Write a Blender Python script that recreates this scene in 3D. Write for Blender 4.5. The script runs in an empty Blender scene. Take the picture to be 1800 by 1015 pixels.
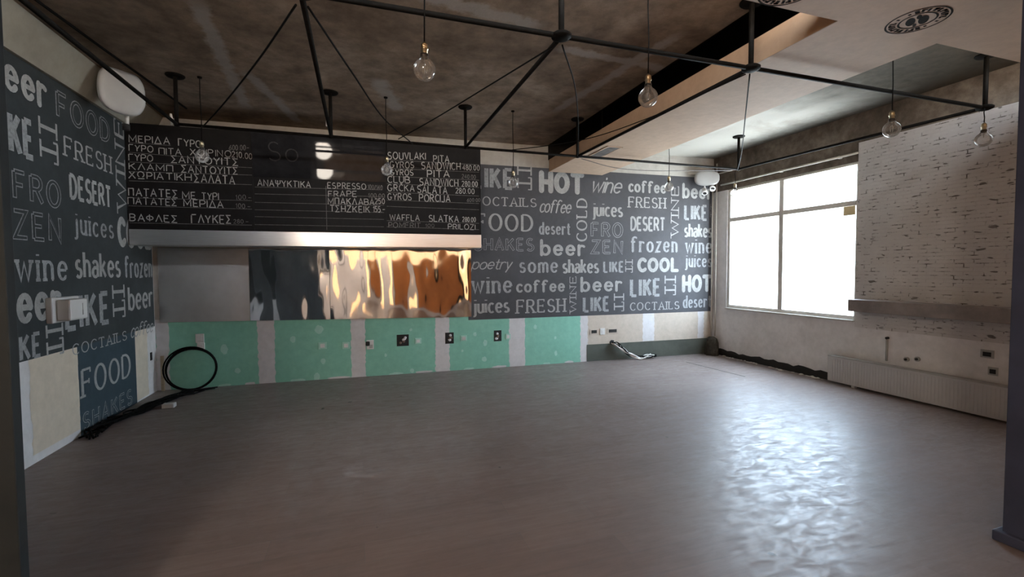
import bpy, bmesh, math, random
from mathutils import Vector, Matrix

S = bpy.context.scene
COL = S.collection
PI = math.pi
random.seed(11)

# ------------------------------------------------------------------ camera
YAW, PITCH, ROLL, FPX = 0.320452264, 0.0402349551, -0.00579540954, 808.336331
EYE = Vector((0.0, 0.0, 1.55))


def make_camera():
    cy, sy, cp, sp = math.cos(YAW), math.sin(YAW), math.cos(PITCH), math.sin(PITCH)
    f = Vector((sy * cp, cy * cp, -sp))
    r = Vector((cy, -sy, 0))
    u = r.cross(f)
    cr, sr = math.cos(ROLL), math.sin(ROLL)
    r2 = cr * r + sr * u
    u2 = -sr * r + cr * u
    cam = bpy.data.cameras.new('camera')
    cam.sensor_fit = 'HORIZONTAL'
    cam.sensor_width = 36.0
    cam.lens = FPX / 1800.0 * 36.0
    cam.clip_start = 0.05
    cam.clip_end = 200
    o = bpy.data.objects.new('camera', cam)
    m = Matrix((r2, u2, -f)).transposed().to_4x4()
    m.translation = EYE
    o.matrix_world = m
    COL.objects.link(o)
    S.camera = o


make_camera()

# ------------------------------------------------------------------ daylight, exposure
vs = S.view_settings
S.display_settings.display_device = 'sRGB'
vs.view_transform = 'Standard'
vs.look = 'None'
vs.gamma = 1.0
vs.use_curve_mapping = False
vs.exposure = 2.55

SKY_UP, SKY_LOW, SKY_STRENGTH = (0.84, 0.92, 1.0), (0.95, 0.80, 0.65), 5.2


def make_world():
    w = bpy.data.worlds.new('overcast_sky')
    S.world = w
    w.use_nodes = True
    nt = w.node_tree
    nt.nodes.clear()
    out = nt.nodes.new('ShaderNodeOutputWorld')
    bg = nt.nodes.new('ShaderNodeBackground')
    tc = nt.nodes.new('ShaderNodeTexCoord')
    sx = nt.nodes.new('ShaderNodeSeparateXYZ')
    mr = nt.nodes.new('ShaderNodeMapRange')
    mx = nt.nodes.new('ShaderNodeMix')
    mx.data_type = 'RGBA'
    nt.links.new(tc.outputs['Generated'], sx.inputs[0])
    nt.links.new(sx.outputs['Z'], mr.inputs['Value'])
    mr.inputs['From Min'].default_value = -0.05
    mr.inputs['From Max'].default_value = 0.25
    nt.links.new(mr.outputs[0], mx.inputs['Factor'])
    mx.inputs['A'].default_value = (*SKY_LOW, 1)
    mx.inputs['B'].default_value = (*SKY_UP, 1)
    nt.links.new(mx.outputs['Result'], bg.inputs['Color'])
    bg.inputs['Strength'].default_value = SKY_STRENGTH
    nt.links.new(bg.outputs[0], out.inputs[0])


make_world()


def portal(name, loc, rot, sx, sy):
    l = bpy.data.lights.new(name, 'AREA')
    l.shape = 'RECTANGLE'
    l.size, l.size_y = sx, sy
    l.cycles.is_portal = True
    o = bpy.data.objects.new(name, l)
    o.location = loc
    o.rotation_euler = rot
    COL.objects.link(o)


# openings through which the sky shines in: the side window and the shop windows behind the viewpoint
portal('window_portal', (6.52, 5.40, 1.90), (0, PI / 2, 0), 2.1, 2.4)
portal('shop_window_portal', (1.9, -3.52, 1.5), (PI / 2, 0, 0), 7.3, 2.8)


# ------------------------------------------------------------------ materials
def new_mat(name):
    m = bpy.data.materials.new(name)
    m.use_nodes = True
    nt = m.node_tree
    nt.nodes.clear()
    out = nt.nodes.new('ShaderNodeOutputMaterial')
    p = nt.nodes.new('ShaderNodeBsdfPrincipled')
    nt.links.new(p.outputs[0], out.inputs[0])
    return m, nt, p, out


def N(nt, kind, **kw):
    n = nt.nodes.new('ShaderNode' + kind)
    for k, v in kw.items():
        setattr(n, k, v)
    return n


def noise(nt, scale, detail=4, rough=0.6, vec=None, dist=0.0):
    n = N(nt, 'TexNoise')
    n.inputs['Scale'].default_value = scale
    n.inputs['Detail'].default_value = detail
    n.inputs['Roughness'].default_value = rough
    n.inputs['Distortion'].default_value = dist
    if vec is not None:
        nt.links.new(vec, n.inputs['Vector'])
    return n.outputs['Fac']


def coords(nt, scale=(1, 1, 1), rot=(0, 0, 0)):
    tc = N(nt, 'TexCoord')
    mp = N(nt, 'Mapping')
    mp.inputs['Scale'].default_value = scale
    mp.inputs['Rotation'].default_value = rot
    nt.links.new(tc.outputs['Object'], mp.inputs['Vector'])
    return mp.outputs[0]


def ramp(nt, fac, stops):
    r = N(nt, 'ValToRGB')
    el = r.color_ramp.elements
    while len(el) < len(stops):
        el.new(0.5)
    for e, (p, c) in zip(el, stops):
        e.position = p
        e.color = (*c, 1) if len(c) == 3 else c
    nt.links.new(fac, r.inputs[0])
    return r.outputs[0]


def mixc(nt, fac, a, b, mode='MIX'):
    m = N(nt, 'Mix', data_type='RGBA', blend_type=mode)
    for sock, v in (('Factor', fac), ('A', a), ('B', b)):
        if isinstance(v, (int, float)):
            m.inputs[sock].default_value = v
        elif isinstance(v, tuple):
            m.inputs[sock].default_value = (*v, 1)
        else:
            nt.links.new(v, m.inputs[sock])
    return m.outputs['Result']


def math_(nt, op, a, b=None):
    m = N(nt, 'Math', operation=op)
    for i, v in enumerate((a, b)):
        if v is None:
            continue
        if isinstance(v, (int, float)):
            m.inputs[i].default_value = v
        else:
            nt.links.new(v, m.inputs[i])
    return m.outputs[0]


def bump(nt, p, h, strength=0.3, dist=0.01):
    b = N(nt, 'Bump')
    b.inputs['Strength'].default_value = strength
    b.inputs['Distance'].default_value = dist
    nt.links.new(h, b.inputs['Height'])
    nt.links.new(b.outputs[0], p.inputs['Normal'])


def simple(name, col, rough=0.6, metal=0.0, vary=0.25, scale=6.0, bstr=0.15, spec=0.5, detail=5):
    """one colour with procedural mottling and a slight unevenness"""
    m, nt, p, _ = new_mat(name)
    v = coords(nt)
    n = noise(nt, scale, detail, 0.62, v)
    lo = tuple(c * (1 - vary) for c in col)
    hi = tuple(min(1, c * (1 + vary)) for c in col)
    nt.links.new(ramp(nt, n, [(0.3, lo), (0.7, hi)]), p.inputs['Base Color'])
    p.inputs['Roughness'].default_value = rough
    p.inputs['Metallic'].default_value = metal
    p.inputs['Specular IOR Level'].default_value = spec
    if bstr:
        bump(nt, p, noise(nt, scale * 5, 3, 0.6, v), bstr, 0.004)
    return m


def concrete_mat(name, dark, mid, light, scale=0.9, streaks=()):
    m, nt, p, _ = new_mat(name)
    v = coords(nt)
    a = noise(nt, scale, 8, 0.62, v, 0.6)
    b = noise(nt, scale * 5, 6, 0.7, v)
    c1 = ramp(nt, a, [(0.28, dark), (0.5, mid), (0.72, light)])
    c2 = ramp(nt, b, [(0.35, (0.62, 0.6, 0.58)), (0.65, (1.12, 1.1, 1.08))])
    col = mixc(nt, 1.0, c1, c2, 'MULTIPLY')
    if streaks:
        sp = N(nt, 'SeparateXYZ')
        nt.links.new(v, sp.inputs[0])
        wob = noise(nt, 7, 5, 0.7, v)
        tot = None
        for (x0, y0), (x1, y1), w in streaks:
            l = math.hypot(x1 - x0, y1 - y0)
            ux, uy = (x1 - x0) / l, (y1 - y0) / l
            dx, dy = math_(nt, 'SUBTRACT', sp.outputs['X'], x0), math_(nt, 'SUBTRACT', sp.outputs['Y'], y0)
            u = math_(nt, 'ADD', math_(nt, 'MULTIPLY', dx, ux), math_(nt, 'MULTIPLY', dy, uy))
            q = math_(nt, 'ABSOLUTE', math_(nt, 'ADD', math_(nt, 'MULTIPLY', dx, -uy), math_(nt, 'MULTIPLY', dy, ux)))
            end = math_(nt, 'MULTIPLY', math_(nt, 'ABSOLUTE', math_(nt, 'SUBTRACT', u, l / 2)), 1.0)
            a1 = math_(nt, 'ADD', math_(nt, 'DIVIDE', q, w * .5), math_(nt, 'MULTIPLY', math_(nt, 'SUBTRACT', wob, .5), 2.2))
            m1 = ramp(nt, a1, [(0.45, (1, 1, 1)), (1.0, (0, 0, 0))])
            m2 = ramp(nt, math_(nt, 'DIVIDE', end, l * .5), [(0.8, (1, 1, 1)), (1.0, (0, 0, 0))])
            mm = math_(nt, 'MULTIPLY', m1, m2)
            tot = mm if tot is None else math_(nt, 'MAXIMUM', tot, mm)
        col = mixc(nt, math_(nt, 'MULTIPLY', tot, 0.62), col, (0.40, 0.36, 0.325))
    nt.links.new(col, p.inputs['Base Color'])
    p.inputs['Roughness'].default_value = 0.85
    p.inputs['Specular IOR Level'].default_value = 0.25
    bump(nt, p, noise(nt, 14, 6, 0.7, v), 0.45, 0.012)
    return m


def floor_mat():
    m, nt, p, _ = new_mat('laminate_floor')
    v = coords(nt)
    br = N(nt, 'TexBrick')
    br.offset = 0.37
    br.inputs['Scale'].default_value = 1.0
    br.inputs['Brick Width'].default_value = 1.38
    br.inputs['Row Height'].default_value = 0.193
    br.inputs['Mortar Size'].default_value = 0.0016
    br.inputs['Mortar Smooth'].default_value = 0.2
    br.inputs['Color1'].default_value = (0.212, 0.170, 0.157, 1)
    br.inputs['Color2'].default_value = (0.237, 0.192, 0.178, 1)
    br.inputs['Mortar'].default_value = (0.19, 0.17, 0.165, 1)
    nt.links.new(v, br.inputs['Vector'])
    grain = noise(nt, 3.0, 6, 0.65, coords(nt, (0.55, 9, 1)))
    worn = noise(nt, 0.8, 5, 0.6, v)
    c = mixc(nt, 1.0, br.outputs['Color'], ramp(nt, grain, [(0.3, (0.90, 0.89, 0.89)), (0.7, (1.08, 1.08, 1.08))]), 'MULTIPLY')
    c = mixc(nt, 1.0, c, ramp(nt, worn, [(0.3, (0.9, 0.88, 0.87)), (0.7, (1.08, 1.08, 1.08))]), 'MULTIPLY')
    # small dark stains
    st = noise(nt, 5.5, 2, 0.5, v)
    c = mixc(nt, ramp(nt, st, [(0.735, (0, 0, 0)), (0.76, (1, 1, 1))]), c, (0.06, 0.055, 0.05))
    nt.links.new(c, p.inputs['Base Color'])
    scr = noise(nt, 7, 6, 0.72, coords(nt, (1.0, 2.0, 1)), 0.8)
    rr = N(nt, 'MapRange')
    nt.links.new(scr, rr.inputs['Value'])
    rr.inputs['From Min'].default_value = 0.3
    rr.inputs['From Max'].default_value = 0.7
    rr.inputs['To Min'].default_value = 0.30
    rr.inputs['To Max'].default_value = 0.62
    nt.links.new(rr.outputs[0], p.inputs['Roughness'])
    p.inputs['Specular IOR Level'].default_value = 0.38
    hh = math_(nt, 'ADD', math_(nt, 'MULTIPLY', scr, 0.35), math_(nt, 'MULTIPLY', br.outputs['Fac'], -0.6))
    bump(nt, p, hh, 0.16, 0.006)
    return m


def brick_mat():
    """thin white-painted stone cladding with dark open joints"""
    m, nt, p, _ = new_mat('white_painted_brick')
    tc = N(nt, 'TexCoord')
    s = N(nt, 'SeparateXYZ')
    cb = N(nt, 'CombineXYZ')
    nt.links.new(tc.outputs['Object'], s.inputs[0])
    nt.links.new(s.outputs['Y'], cb.inputs['X'])
    nt.links.new(s.outputs['Z'], cb.inputs['Y'])
    br = N(nt, 'TexBrick')
    br.offset = 0.5
    br.inputs['Scale'].default_value = 1.0
    br.inputs['Brick Width'].default_value = 0.17
    br.inputs['Row Height'].default_value = 0.043
    br.inputs['Mortar Size'].default_value = 0.0062
    br.inputs['Mortar Smooth'].default_value = 0.35
    nt.links.new(cb.outputs[0], br.inputs['Vector'])
    n1 = noise(nt, 11, 3, 0.6, cb.outputs[0])
    n2 = noise(nt, 26, 3, 0.6, cb.outputs[0])
    gap = math_(nt, 'MULTIPLY', br.outputs['Fac'], ramp(nt, n1, [(0.52, (0, 0, 0)), (0.66, (1, 1, 1))]))
    mp = N(nt, 'Mapping')
    mp.inputs['Scale'].default_value = (0.65, 1.7, 1)
    nt.links.new(cb.outputs[0], mp.inputs[0])
    pit = ramp(nt, noise(nt, 13, 1, 0.4, mp.outputs[0]), [(0.69, (0, 0, 0)), (0.73, (1, 1, 1))])
    base = ramp(nt, noise(nt, 2.2, 5, 0.6, cb.outputs[0]), [(0.3, (0.46, 0.43, 0.41)), (0.7, (0.56, 0.53, 0.51))])
    c = mixc(nt, math_(nt, 'MULTIPLY', gap, 0.95), base, (0.10, 0.085, 0.072))
    c = mixc(nt, math_(nt, 'MULTIPLY', pit, 0.85), c, (0.10, 0.085, 0.075))
    nt.links.new(c, p.inputs['Base Color'])
    p.inputs['Roughness'].default_value = 0.8
    p.inputs['Specular IOR Level'].default_value = 0.2
    h = math_(nt, 'SUBTRACT', math_(nt, 'MULTIPLY', n2, 0.4), math_(nt, 'MULTIPLY', br.outputs['Fac'], 0.5))
    bump(nt, p, math_(nt, 'SUBTRACT', h, math_(nt, 'MULTIPLY', pit, 1.0)), 0.55, 0.012)
    return m


def chalk_mat(name, col, cover):
    """chalk or worn white paint: broken up by a fine noise"""
    m, nt, p, _ = new_mat(name)
    v = coords(nt)
    a = noise(nt, 34, 5, 0.75, v)
    b = noise(nt, 5, 3, 0.6, v)
    c = ramp(nt, a, [(0.30, tuple(x * (1 - cover) for x in col)), (0.55, col)])
    d = ramp(nt, b, [(0.3, (0.80, 0.80, 0.80)), (0.65, (1, 1, 1))])
    nt.links.new(mixc(nt, 1.0, c, d, 'MULTIPLY'), p.inputs['Base Color'])
    p.inputs['Roughness'].default_value = 0.8
    p.inputs['Specular IOR Level'].default_value = 0.2
    return m


def plaster_mat(name, col, stain, amount=0.5, scale=1.4):
    m, nt, p, _ = new_mat(name)
    v = coords(nt)
    a = noise(nt, scale, 7, 0.65, v, 0.4)
    c = mixc(nt, math_(nt, 'MULTIPLY', ramp(nt, a, [(0.42, (0, 0, 0)), (0.75, (1, 1, 1))]), amount), col, stain)
    b = noise(nt, 12, 5, 0.65, v)
    nt.links.new(mixc(nt, 1.0, c, ramp(nt, b, [(0.3, (0.9, 0.9, 0.9)), (0.7, (1.05, 1.05, 1.05))]), 'MULTIPLY'), p.inputs['Base Color'])
    p.inputs['Roughness'].default_value = 0.75
    p.inputs['Specular IOR Level'].default_value = 0.3
    bump(nt, p, b, 0.15, 0.006)
    return m


def bay_ceiling_mat():
    """peeling off-white paint; bare dark concrete towards the shop front, grime along the outer wall"""
    m, nt, p, _ = new_mat('peeling_ceiling_paint')
    v = coords(nt)
    sp = N(nt, 'SeparateXYZ')
    nt.links.new(v, sp.inputs[0])
    big = noise(nt, 1.1, 7, 0.65, v, 0.4)
    fine = noise(nt, 8, 6, 0.7, v)
    a = math_(nt, 'ADD', sp.outputs['Y'], math_(nt, 'MULTIPLY', math_(nt, 'SUBTRACT', big, 0.5), 1.6))
    bare = ramp(nt, math_(nt, 'MULTIPLY', math_(nt, 'SUBTRACT', a, 2.0), 0.25), [(0.38, (1, 1, 1)), (0.62, (0, 0, 0))])
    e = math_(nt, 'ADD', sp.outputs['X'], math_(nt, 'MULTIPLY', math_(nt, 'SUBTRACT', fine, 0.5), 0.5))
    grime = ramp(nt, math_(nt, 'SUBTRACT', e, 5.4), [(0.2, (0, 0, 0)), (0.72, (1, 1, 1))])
    patch = ramp(nt, big, [(0.52, (0, 0, 0)), (0.70, (1, 1, 1))])
    paint = mixc(nt, math_(nt, 'MULTIPLY', patch, 0.55), (0.42, 0.395, 0.345), (0.25, 0.215, 0.175))
    conc = ramp(nt, fine, [(0.3, (0.060, 0.050, 0.036)), (0.7, (0.115, 0.098, 0.072))])
    c = mixc(nt, bare, paint, conc)
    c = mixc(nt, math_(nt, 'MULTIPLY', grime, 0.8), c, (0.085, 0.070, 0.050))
    nt.links.new(c, p.inputs['Base Color'])
    p.inputs['Roughness'].default_value = 0.85
    p.inputs['Specular IOR Level'].default_value = 0.2
    bump(nt, p, math_(nt, 'ADD', fine, math_(nt, 'MULTIPLY', patch, 0.6)), 0.35, 0.01)
    return m


def glass_bulb_mat():
    m, nt, p, out = new_mat('bulb_glass')
    nt.nodes.remove(p)
    tr = N(nt, 'BsdfTransparent')
    tr.inputs[0].default_value = (0.93, 0.93, 0.92, 1)
    gl = N(nt, 'BsdfGlossy')
    gl.inputs['Roughness'].default_value = 0.04
    df = N(nt, 'BsdfDiffuse')
    df.inputs[0].default_value = (0.75, 0.74, 0.72, 1)
    lw = N(nt, 'LayerWeight')
    lw.inputs['Blend'].default_value = 0.35
    m1 = N(nt, 'MixShader')
    nt.links.new(ramp(nt, lw.outputs['Fresnel'], [(0.0, (0.03, 0.03, 0.03)), (1.0, (0.75, 0.75, 0.75))]), m1.inputs[0])
    nt.links.new(tr.outputs[0], m1.inputs[1])
    nt.links.new(gl.outputs[0], m1.inputs[2])
    m2 = N(nt, 'MixShader')
    n = noise(nt, 30, 4, 0.6, coords(nt))
    nt.links.new(ramp(nt, n, [(0.3, (0.06, 0.06, 0.06)), (0.7, (0.14, 0.14, 0.14))]), m2.inputs[0])
    nt.links.new(m1.outputs[0], m2.inputs[1])
    nt.links.new(df.outputs[0], m2.inputs[2])
    nt.links.new(m2.outputs[0], out.inputs[0])
    return m


def frosted_pane_mat():
    m, nt, p, out = new_mat('frosted_film')
    nt.nodes.remove(p)
    tr = N(nt, 'BsdfTransparent')
    tr.inputs[0].default_value = (0.82, 0.91, 1.0, 1)
    tl = N(nt, 'BsdfTranslucent')
    n = noise(nt, 1.3, 4, 0.5, coords(nt))
    nt.links.new(ramp(nt, n, [(0.3, (0.70, 0.84, 0.97)), (0.7, (0.80, 0.91, 0.99))]), tl.inputs[0])
    gl = N(nt, 'BsdfGlossy')
    gl.inputs['Roughness'].default_value = 0.2
    m1 = N(nt, 'MixShader')
    m1.inputs[0].default_value = 0.35
    nt.links.new(tr.outputs[0], m1.inputs[1])
    nt.links.new(tl.outputs[0], m1.inputs[2])
    m2 = N(nt, 'MixShader')
    m2.inputs[0].default_value = 0.04
    nt.links.new(m1.outputs[0], m2.inputs[1])
    nt.links.new(gl.outputs[0], m2.inputs[2])
    nt.links.new(m2.outputs[0], out.inputs[0])
    return m


def dimming_glass_mat():
    m, nt, p, out = new_mat('dimming_shop_glass')
    nt.nodes.remove(p)
    tr = N(nt, 'BsdfTransparent')
    tr.inputs[0].default_value = (0.31, 0.25, 0.19, 1)  # tint added to dim and warm daylight from the unseen shop front
    gl = N(nt, 'BsdfGlossy')
    gl.inputs['Roughness'].default_value = 0.02
    mx = N(nt, 'MixShader')
    mx.inputs[0].default_value = 0.05
    nt.links.new(tr.outputs[0], mx.inputs[1])
    nt.links.new(gl.outputs[0], mx.inputs[2])
    nt.links.new(mx.outputs[0], out.inputs[0])
    return m


def steel_mat(name, rough, brushed):
    m, nt, p, _ = new_mat(name)
    v = coords(nt, (1, 1, 60) if brushed else (1, 1, 1))
    n = noise(nt, 5 if brushed else 2.5, 4, 0.6, v)
    nt.links.new(ramp(nt, n, [(0.3, (0.60, 0.585, 0.57)), (0.7, (0.74, 0.73, 0.72))]), p.inputs['Base Color'])
    p.inputs['Metallic'].default_value = 1.0
    p.inputs['Roughness'].default_value = rough
    return m


def opal_mat():
    m, nt, p, _ = new_mat('opal_lamp_glass')
    p.inputs['Base Color'].default_value = (0.9, 0.88, 0.84, 1)
    p.inputs['Emission Color'].default_value = (1.0, 0.90, 0.78, 1)
    p.inputs['Emission Strength'].default_value = 18.0
    return m


# soft pale mortar bands left on the bare ceiling: start, end, width
STREAKS = (((-1.10, 3.9), (-1.27, 6.5), .16), ((-1.05, 5.2), (-0.72, 6.85), .16), ((1.70, 3.86), (3.0, 3.95), .16),
           ((2.62, 3.25), (2.36, 5.5), .15), ((-0.2, 3.3), (1.5, 3.6), .22), ((0.2, 5.0), (0.5, 6.0), .22))

M = dict(
    floor=floor_mat(),
    concrete=concrete_mat('bare_concrete', (0.14, 0.098, 0.068), (0.25, 0.182, 0.130), (0.39, 0.305, 0.235), 0.9, STREAKS),
    concrete_wall=concrete_mat('sooty_concrete', (0.075, 0.06, 0.047), (0.135, 0.110, 0.088), (0.235, 0.20, 0.165), 1.6),
    soffit=plaster_mat('cream_plasterboard', (0.55, 0.395, 0.285), (0.47, 0.335, 0.24), 0.35),
    bay_ceiling=bay_ceiling_mat(),
    void_shade=simple('shade_black_void', (0.012, 0.010, 0.008), 0.95, vary=0.4, spec=0.1),  # recess above the lowered ceiling, its shade painted in as black
    wall_white=plaster_mat('old_white_paint', (0.68, 0.655, 0.645), (0.46, 0.425, 0.40), 0.5),
    fascia=plaster_mat('brown_board_edge', (0.36, 0.235, 0.15), (0.28, 0.18, 0.115), 0.5),
    wall_plaster=plaster_mat('dusty_wall_plaster', (0.30, 0.275, 0.225), (0.20, 0.175, 0.14), 0.7),
    wall_upper=plaster_mat('cream_wall_paint', (0.44, 0.415, 0.37), (0.27, 0.235, 0.20), 0.7),
    wall_beige=plaster_mat('beige_wall_paint', (0.50, 0.425, 0.35), (0.42, 0.35, 0.285), 0.6),
    filler_beige=plaster_mat('beige_filler', (0.65, 0.555, 0.44), (0.56, 0.47, 0.37), 0.5),
    mortar=simple('dark_mortar', (0.055, 0.048, 0.038), 0.95, vary=0.4, scale=14, bstr=0.5, spec=0.1),
    joint=plaster_mat('white_joint_filler', (0.60, 0.58, 0.58), (0.50, 0.485, 0.485), 0.3),
    green=plaster_mat('green_plasterboard', (0.225, 0.50, 0.385), (0.28, 0.55, 0.44), 0.5, 1.0),
    green_pale=plaster_mat('pale_green_filler', (0.38, 0.62, 0.53), (0.34, 0.58, 0.48), 0.4),
    skirting=plaster_mat('grey_green_render', (0.085, 0.092, 0.075), (0.05, 0.052, 0.045), 0.7, 2.0),
    grey_render=plaster_mat('grey_render', (0.20, 0.21, 0.22), (0.13, 0.135, 0.14), 0.7),
    mural=plaster_mat('chalkboard_paint', (0.062, 0.061, 0.066), (0.084, 0.083, 0.089), 0.8, 1.1),
    mural_shaded=plaster_mat('shaded_blue_chalkboard_paint', (0.034, 0.040, 0.042), (0.052, 0.059, 0.061), 0.8, 1.1),  # the mural paint, bluer, with the left wall's shade put into its colour
    mural_teal=plaster_mat('teal_chalkboard_paint', (0.035, 0.056, 0.070), (0.05, 0.075, 0.09), 0.8, 1.1),
    chalk=chalk_mat('white_mural_paint', (0.385, 0.38, 0.365), 0.28),
    chalk_worn=chalk_mat('worn_mural_paint', (0.345, 0.35, 0.35), 0.5),
    chalk_line=chalk_mat('chalk_writing', (0.50, 0.49, 0.46), 0.55),
    chalk_faint=chalk_mat('rubbed_chalk', (0.20, 0.195, 0.185), 0.6),
    chalk_ghost=chalk_mat('wiped_chalk', (0.055, 0.054, 0.054), 0.7),
    board=simple('menu_board_black', (0.011, 0.010, 0.010), 0.55, vary=0.25, bstr=0.05, spec=0.12),
    board_gloss=simple('menu_board_gloss_black', (0.018, 0.018, 0.020), 0.035, vary=0.3, bstr=0.0, spec=0.10),
    steel_lip=steel_mat('brushed_steel', 0.30, True),
    steel=steel_mat('polished_steel', 0.06, False),
    steel_dull=steel_mat('dulled_steel', 0.40, False),
    black_iron=simple('black_painted_iron', (0.006, 0.005, 0.004), 0.7, vary=0.4, scale=20, spec=0.08),
    black_cable=simple('black_cable', (0.005, 0.0045, 0.004), 0.7, vary=0.3, scale=20, spec=0.08),
    grey_cable=simple('grey_cable', (0.14, 0.13, 0.13), 0.5, vary=0.3, scale=20),
    white_cable=simple('white_cable', (0.62, 0.60, 0.57), 0.5, vary=0.15, scale=20),
    brass=simple('dull_brass', (0.55, 0.46, 0.30), 0.28, 1.0, vary=0.2, scale=20, bstr=0),
    socket=simple('black_bakelite', (0.02, 0.017, 0.015), 0.35, vary=0.3, scale=20, bstr=0),
    wire=simple('filament_wire', (0.45, 0.40, 0.33), 0.35, 1.0, vary=0.1, bstr=0),
    glass=glass_bulb_mat(),
    pane=frosted_pane_mat(),
    dimming_glass=dimming_glass_mat(),
    window_frame=simple('window_frame_paint', (0.56, 0.52, 0.47), 0.5, vary=0.12),
    white_pipe=simple('white_pipe_paint', (0.48, 0.44, 0.38), 0.45, vary=0.15, scale=4),
    plastic=simple('white_plastic', (0.60, 0.59, 0.57), 0.42, vary=0.06, scale=3, bstr=0),
    plastic_aged=simple('aged_white_plastic', (0.36, 0.355, 0.34), 0.5, vary=0.08, scale=3, bstr=0),
    batten=simple('bare_wood', (0.36, 0.28, 0.19), 0.7, vary=0.25, scale=8),
    plastic_grey=simple('grey_plastic', (0.33, 0.32, 0.30), 0.5, vary=0.1, bstr=0),  # mid grey for brackets, plates, pipe ends and the radiator top
    dark=simple('dark_recess', (0.012, 0.010, 0.009), 0.8, vary=0.3),
    rust=simple('raw_masonry', (0.13, 0.085, 0.06), 0.9, vary=0.4, scale=30),
    brick=brick_mat(),
    shelf=simple('worn_grey_brown_wood', (0.22, 0.185, 0.17), 0.6, vary=0.25, scale=5),
    radiator=simple('radiator_enamel', (0.46, 0.45, 0.445), 0.4, vary=0.06, scale=3, bstr=0.03),
    pillar=simple('blue_grey_steel', (0.050, 0.058, 0.098), 0.5, vary=0.2, scale=4),
    post=simple('dark_grey_steel', (0.022, 0.026, 0.027), 0.6, vary=0.2, scale=4, spec=0.2),
    logo=simple('dark_brown_print', (0.010, 0.007, 0.0045), 0.9, vary=0.4, scale=14, bstr=0, spec=0.1),
    orange=simple('orange_paint', (0.62, 0.22, 0.055), 0.6, vary=0.12),
    note=simple('yellowed_paper', (0.62, 0.50, 0.28), 0.8, vary=0.1, scale=8),
    opal=opal_mat(),
    rubble=simple('plaster_rubble', (0.60, 0.57, 0.53), 0.9, vary=0.25, scale=18),
    vent=simple('grey_vent_metal', (0.24, 0.225, 0.21), 0.5, vary=0.15),
)


# ------------------------------------------------------------------ mesh building
class MB:
    """collects vertices and faces, each face with a material slot; build() links them as one mesh object"""

    def __init__(self, tf=None):
        self.v, self.f, self.m, self.mats, self.smooth = [], [], [], [], []
        self.tf = tf

    def slot(self, mat):
        mat = M[mat] if isinstance(mat, str) else mat
        if mat not in self.mats:
            self.mats.append(mat)
        return self.mats.index(mat)

    def vert(self, p):
        p = Vector(p)
        self.v.append(self.tf(*p) if self.tf else p)
        return len(self.v) - 1

    def face(self, idx, mat, smooth=False):
        self.f.append(tuple(idx))
        self.m.append(self.slot(mat))
        self.smooth.append(smooth)

    def poly(self, pts, mat):
        self.face([self.vert(p) for p in pts], mat)

    def box(self, lo, hi, mat):
        x0, y0, z0 = lo
        x1, y1, z1 = hi
        i = [self.vert(p) for p in ((x0, y0, z0), (x1, y0, z0), (x1, y1, z0), (x0, y1, z0),
                                    (x0, y0, z1), (x1, y0, z1), (x1, y1, z1), (x0, y1, z1))]
        for q in ((0, 3, 2, 1), (4, 5, 6, 7), (0, 1, 5, 4), (1, 2, 6, 5), (2, 3, 7, 6), (3, 0, 4, 7)):
            self.face([i[k] for k in q], mat)

    def tube(self, pts, r, mat, seg=8, caps=True, closed=False):
        pts = [Vector(self.tf(*p)) if self.tf else Vector(p) for p in pts]
        n = len(pts)
        rings = []
        prev = None
        for k in range(n):
            if closed:
                t = (pts[(k + 1) % n] - pts[k - 1]).normalized()
            else:
                t = (pts[min(k + 1, n - 1)] - pts[max(k - 1, 0)]).normalized()
            if prev is None:
                a = Vector((0, 0, 1)) if abs(t.z) < 0.9 else Vector((1, 0, 0))
                nrm = (a - t * a.dot(t)).normalized()
            else:
                nrm = (prev - t * prev.dot(t)).normalized()
            prev = nrm
            b = t.cross(nrm)
            rr = r[k] if isinstance(r, (list, tuple)) else r
            ring = []
            for j in range(seg):
                an = 2 * PI * j / seg
                self.v.append(pts[k] + (nrm * math.cos(an) + b * math.sin(an)) * rr)
                ring.append(len(self.v) - 1)
            rings.append(ring)
        for k in range(n if closed else n - 1):
            A, B = rings[k], rings[(k + 1) % n]
            for j in range(seg):
                self.face((A[j], A[(j + 1) % seg], B[(j + 1) % seg], B[j]), mat, True)
        if caps and not closed:
            self.face(rings[0][::-1], mat)
            self.face(rings[-1], mat)

    def lathe(self, prof, mat, seg=24, at=(0, 0, 0), sx=1.0, sy=1.0):
        rings = []
        for r, z in prof:
            if r < 1e-6:
                rings.append([self.vert((at[0], at[1], at[2] + z))])
            else:
                rings.append([self.vert((at[0] + r * sx * math.cos(2 * PI * j / seg), at[1] + r * sy * math.sin(2 * PI * j / seg), at[2] + z)) for j in range(seg)])
        for A, B in zip(rings, rings[1:]):
            for j in range(seg):
                a = [A[j % len(A)], A[(j + 1) % len(A)], B[(j + 1) % len(B)], B[j % len(B)]]
                a = list(dict.fromkeys(a))
                if len(a) > 2:
                    self.face(a, mat, True)

    def build(self, name, parent=None, bevel=0.0, loc=None):
        me = bpy.data.meshes.new(name)
        vs_ = [Vector(v) for v in self.v]
        if loc is not None:
            vs_ = [v - Vector(loc) for v in vs_]
        me.from_pydata([tuple(v) for v in vs_], [], self.f)
        for mt in self.mats:
            me.materials.append(mt)
        for p, mi, sm in zip(me.polygons, self.m, self.smooth):
            p.material_index = mi
            p.use_smooth = sm
        me.update()
        o = bpy.data.objects.new(name, me)
        COL.objects.link(o)
        if loc is not None:
            o.location = loc
        if parent is not None:
            o.parent = parent
        if bevel:
            b = o.modifiers.new('bevel', 'BEVEL')
            b.width = bevel
            b.segments = 2
            b.limit_method = 'ANGLE'
        return o


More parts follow.
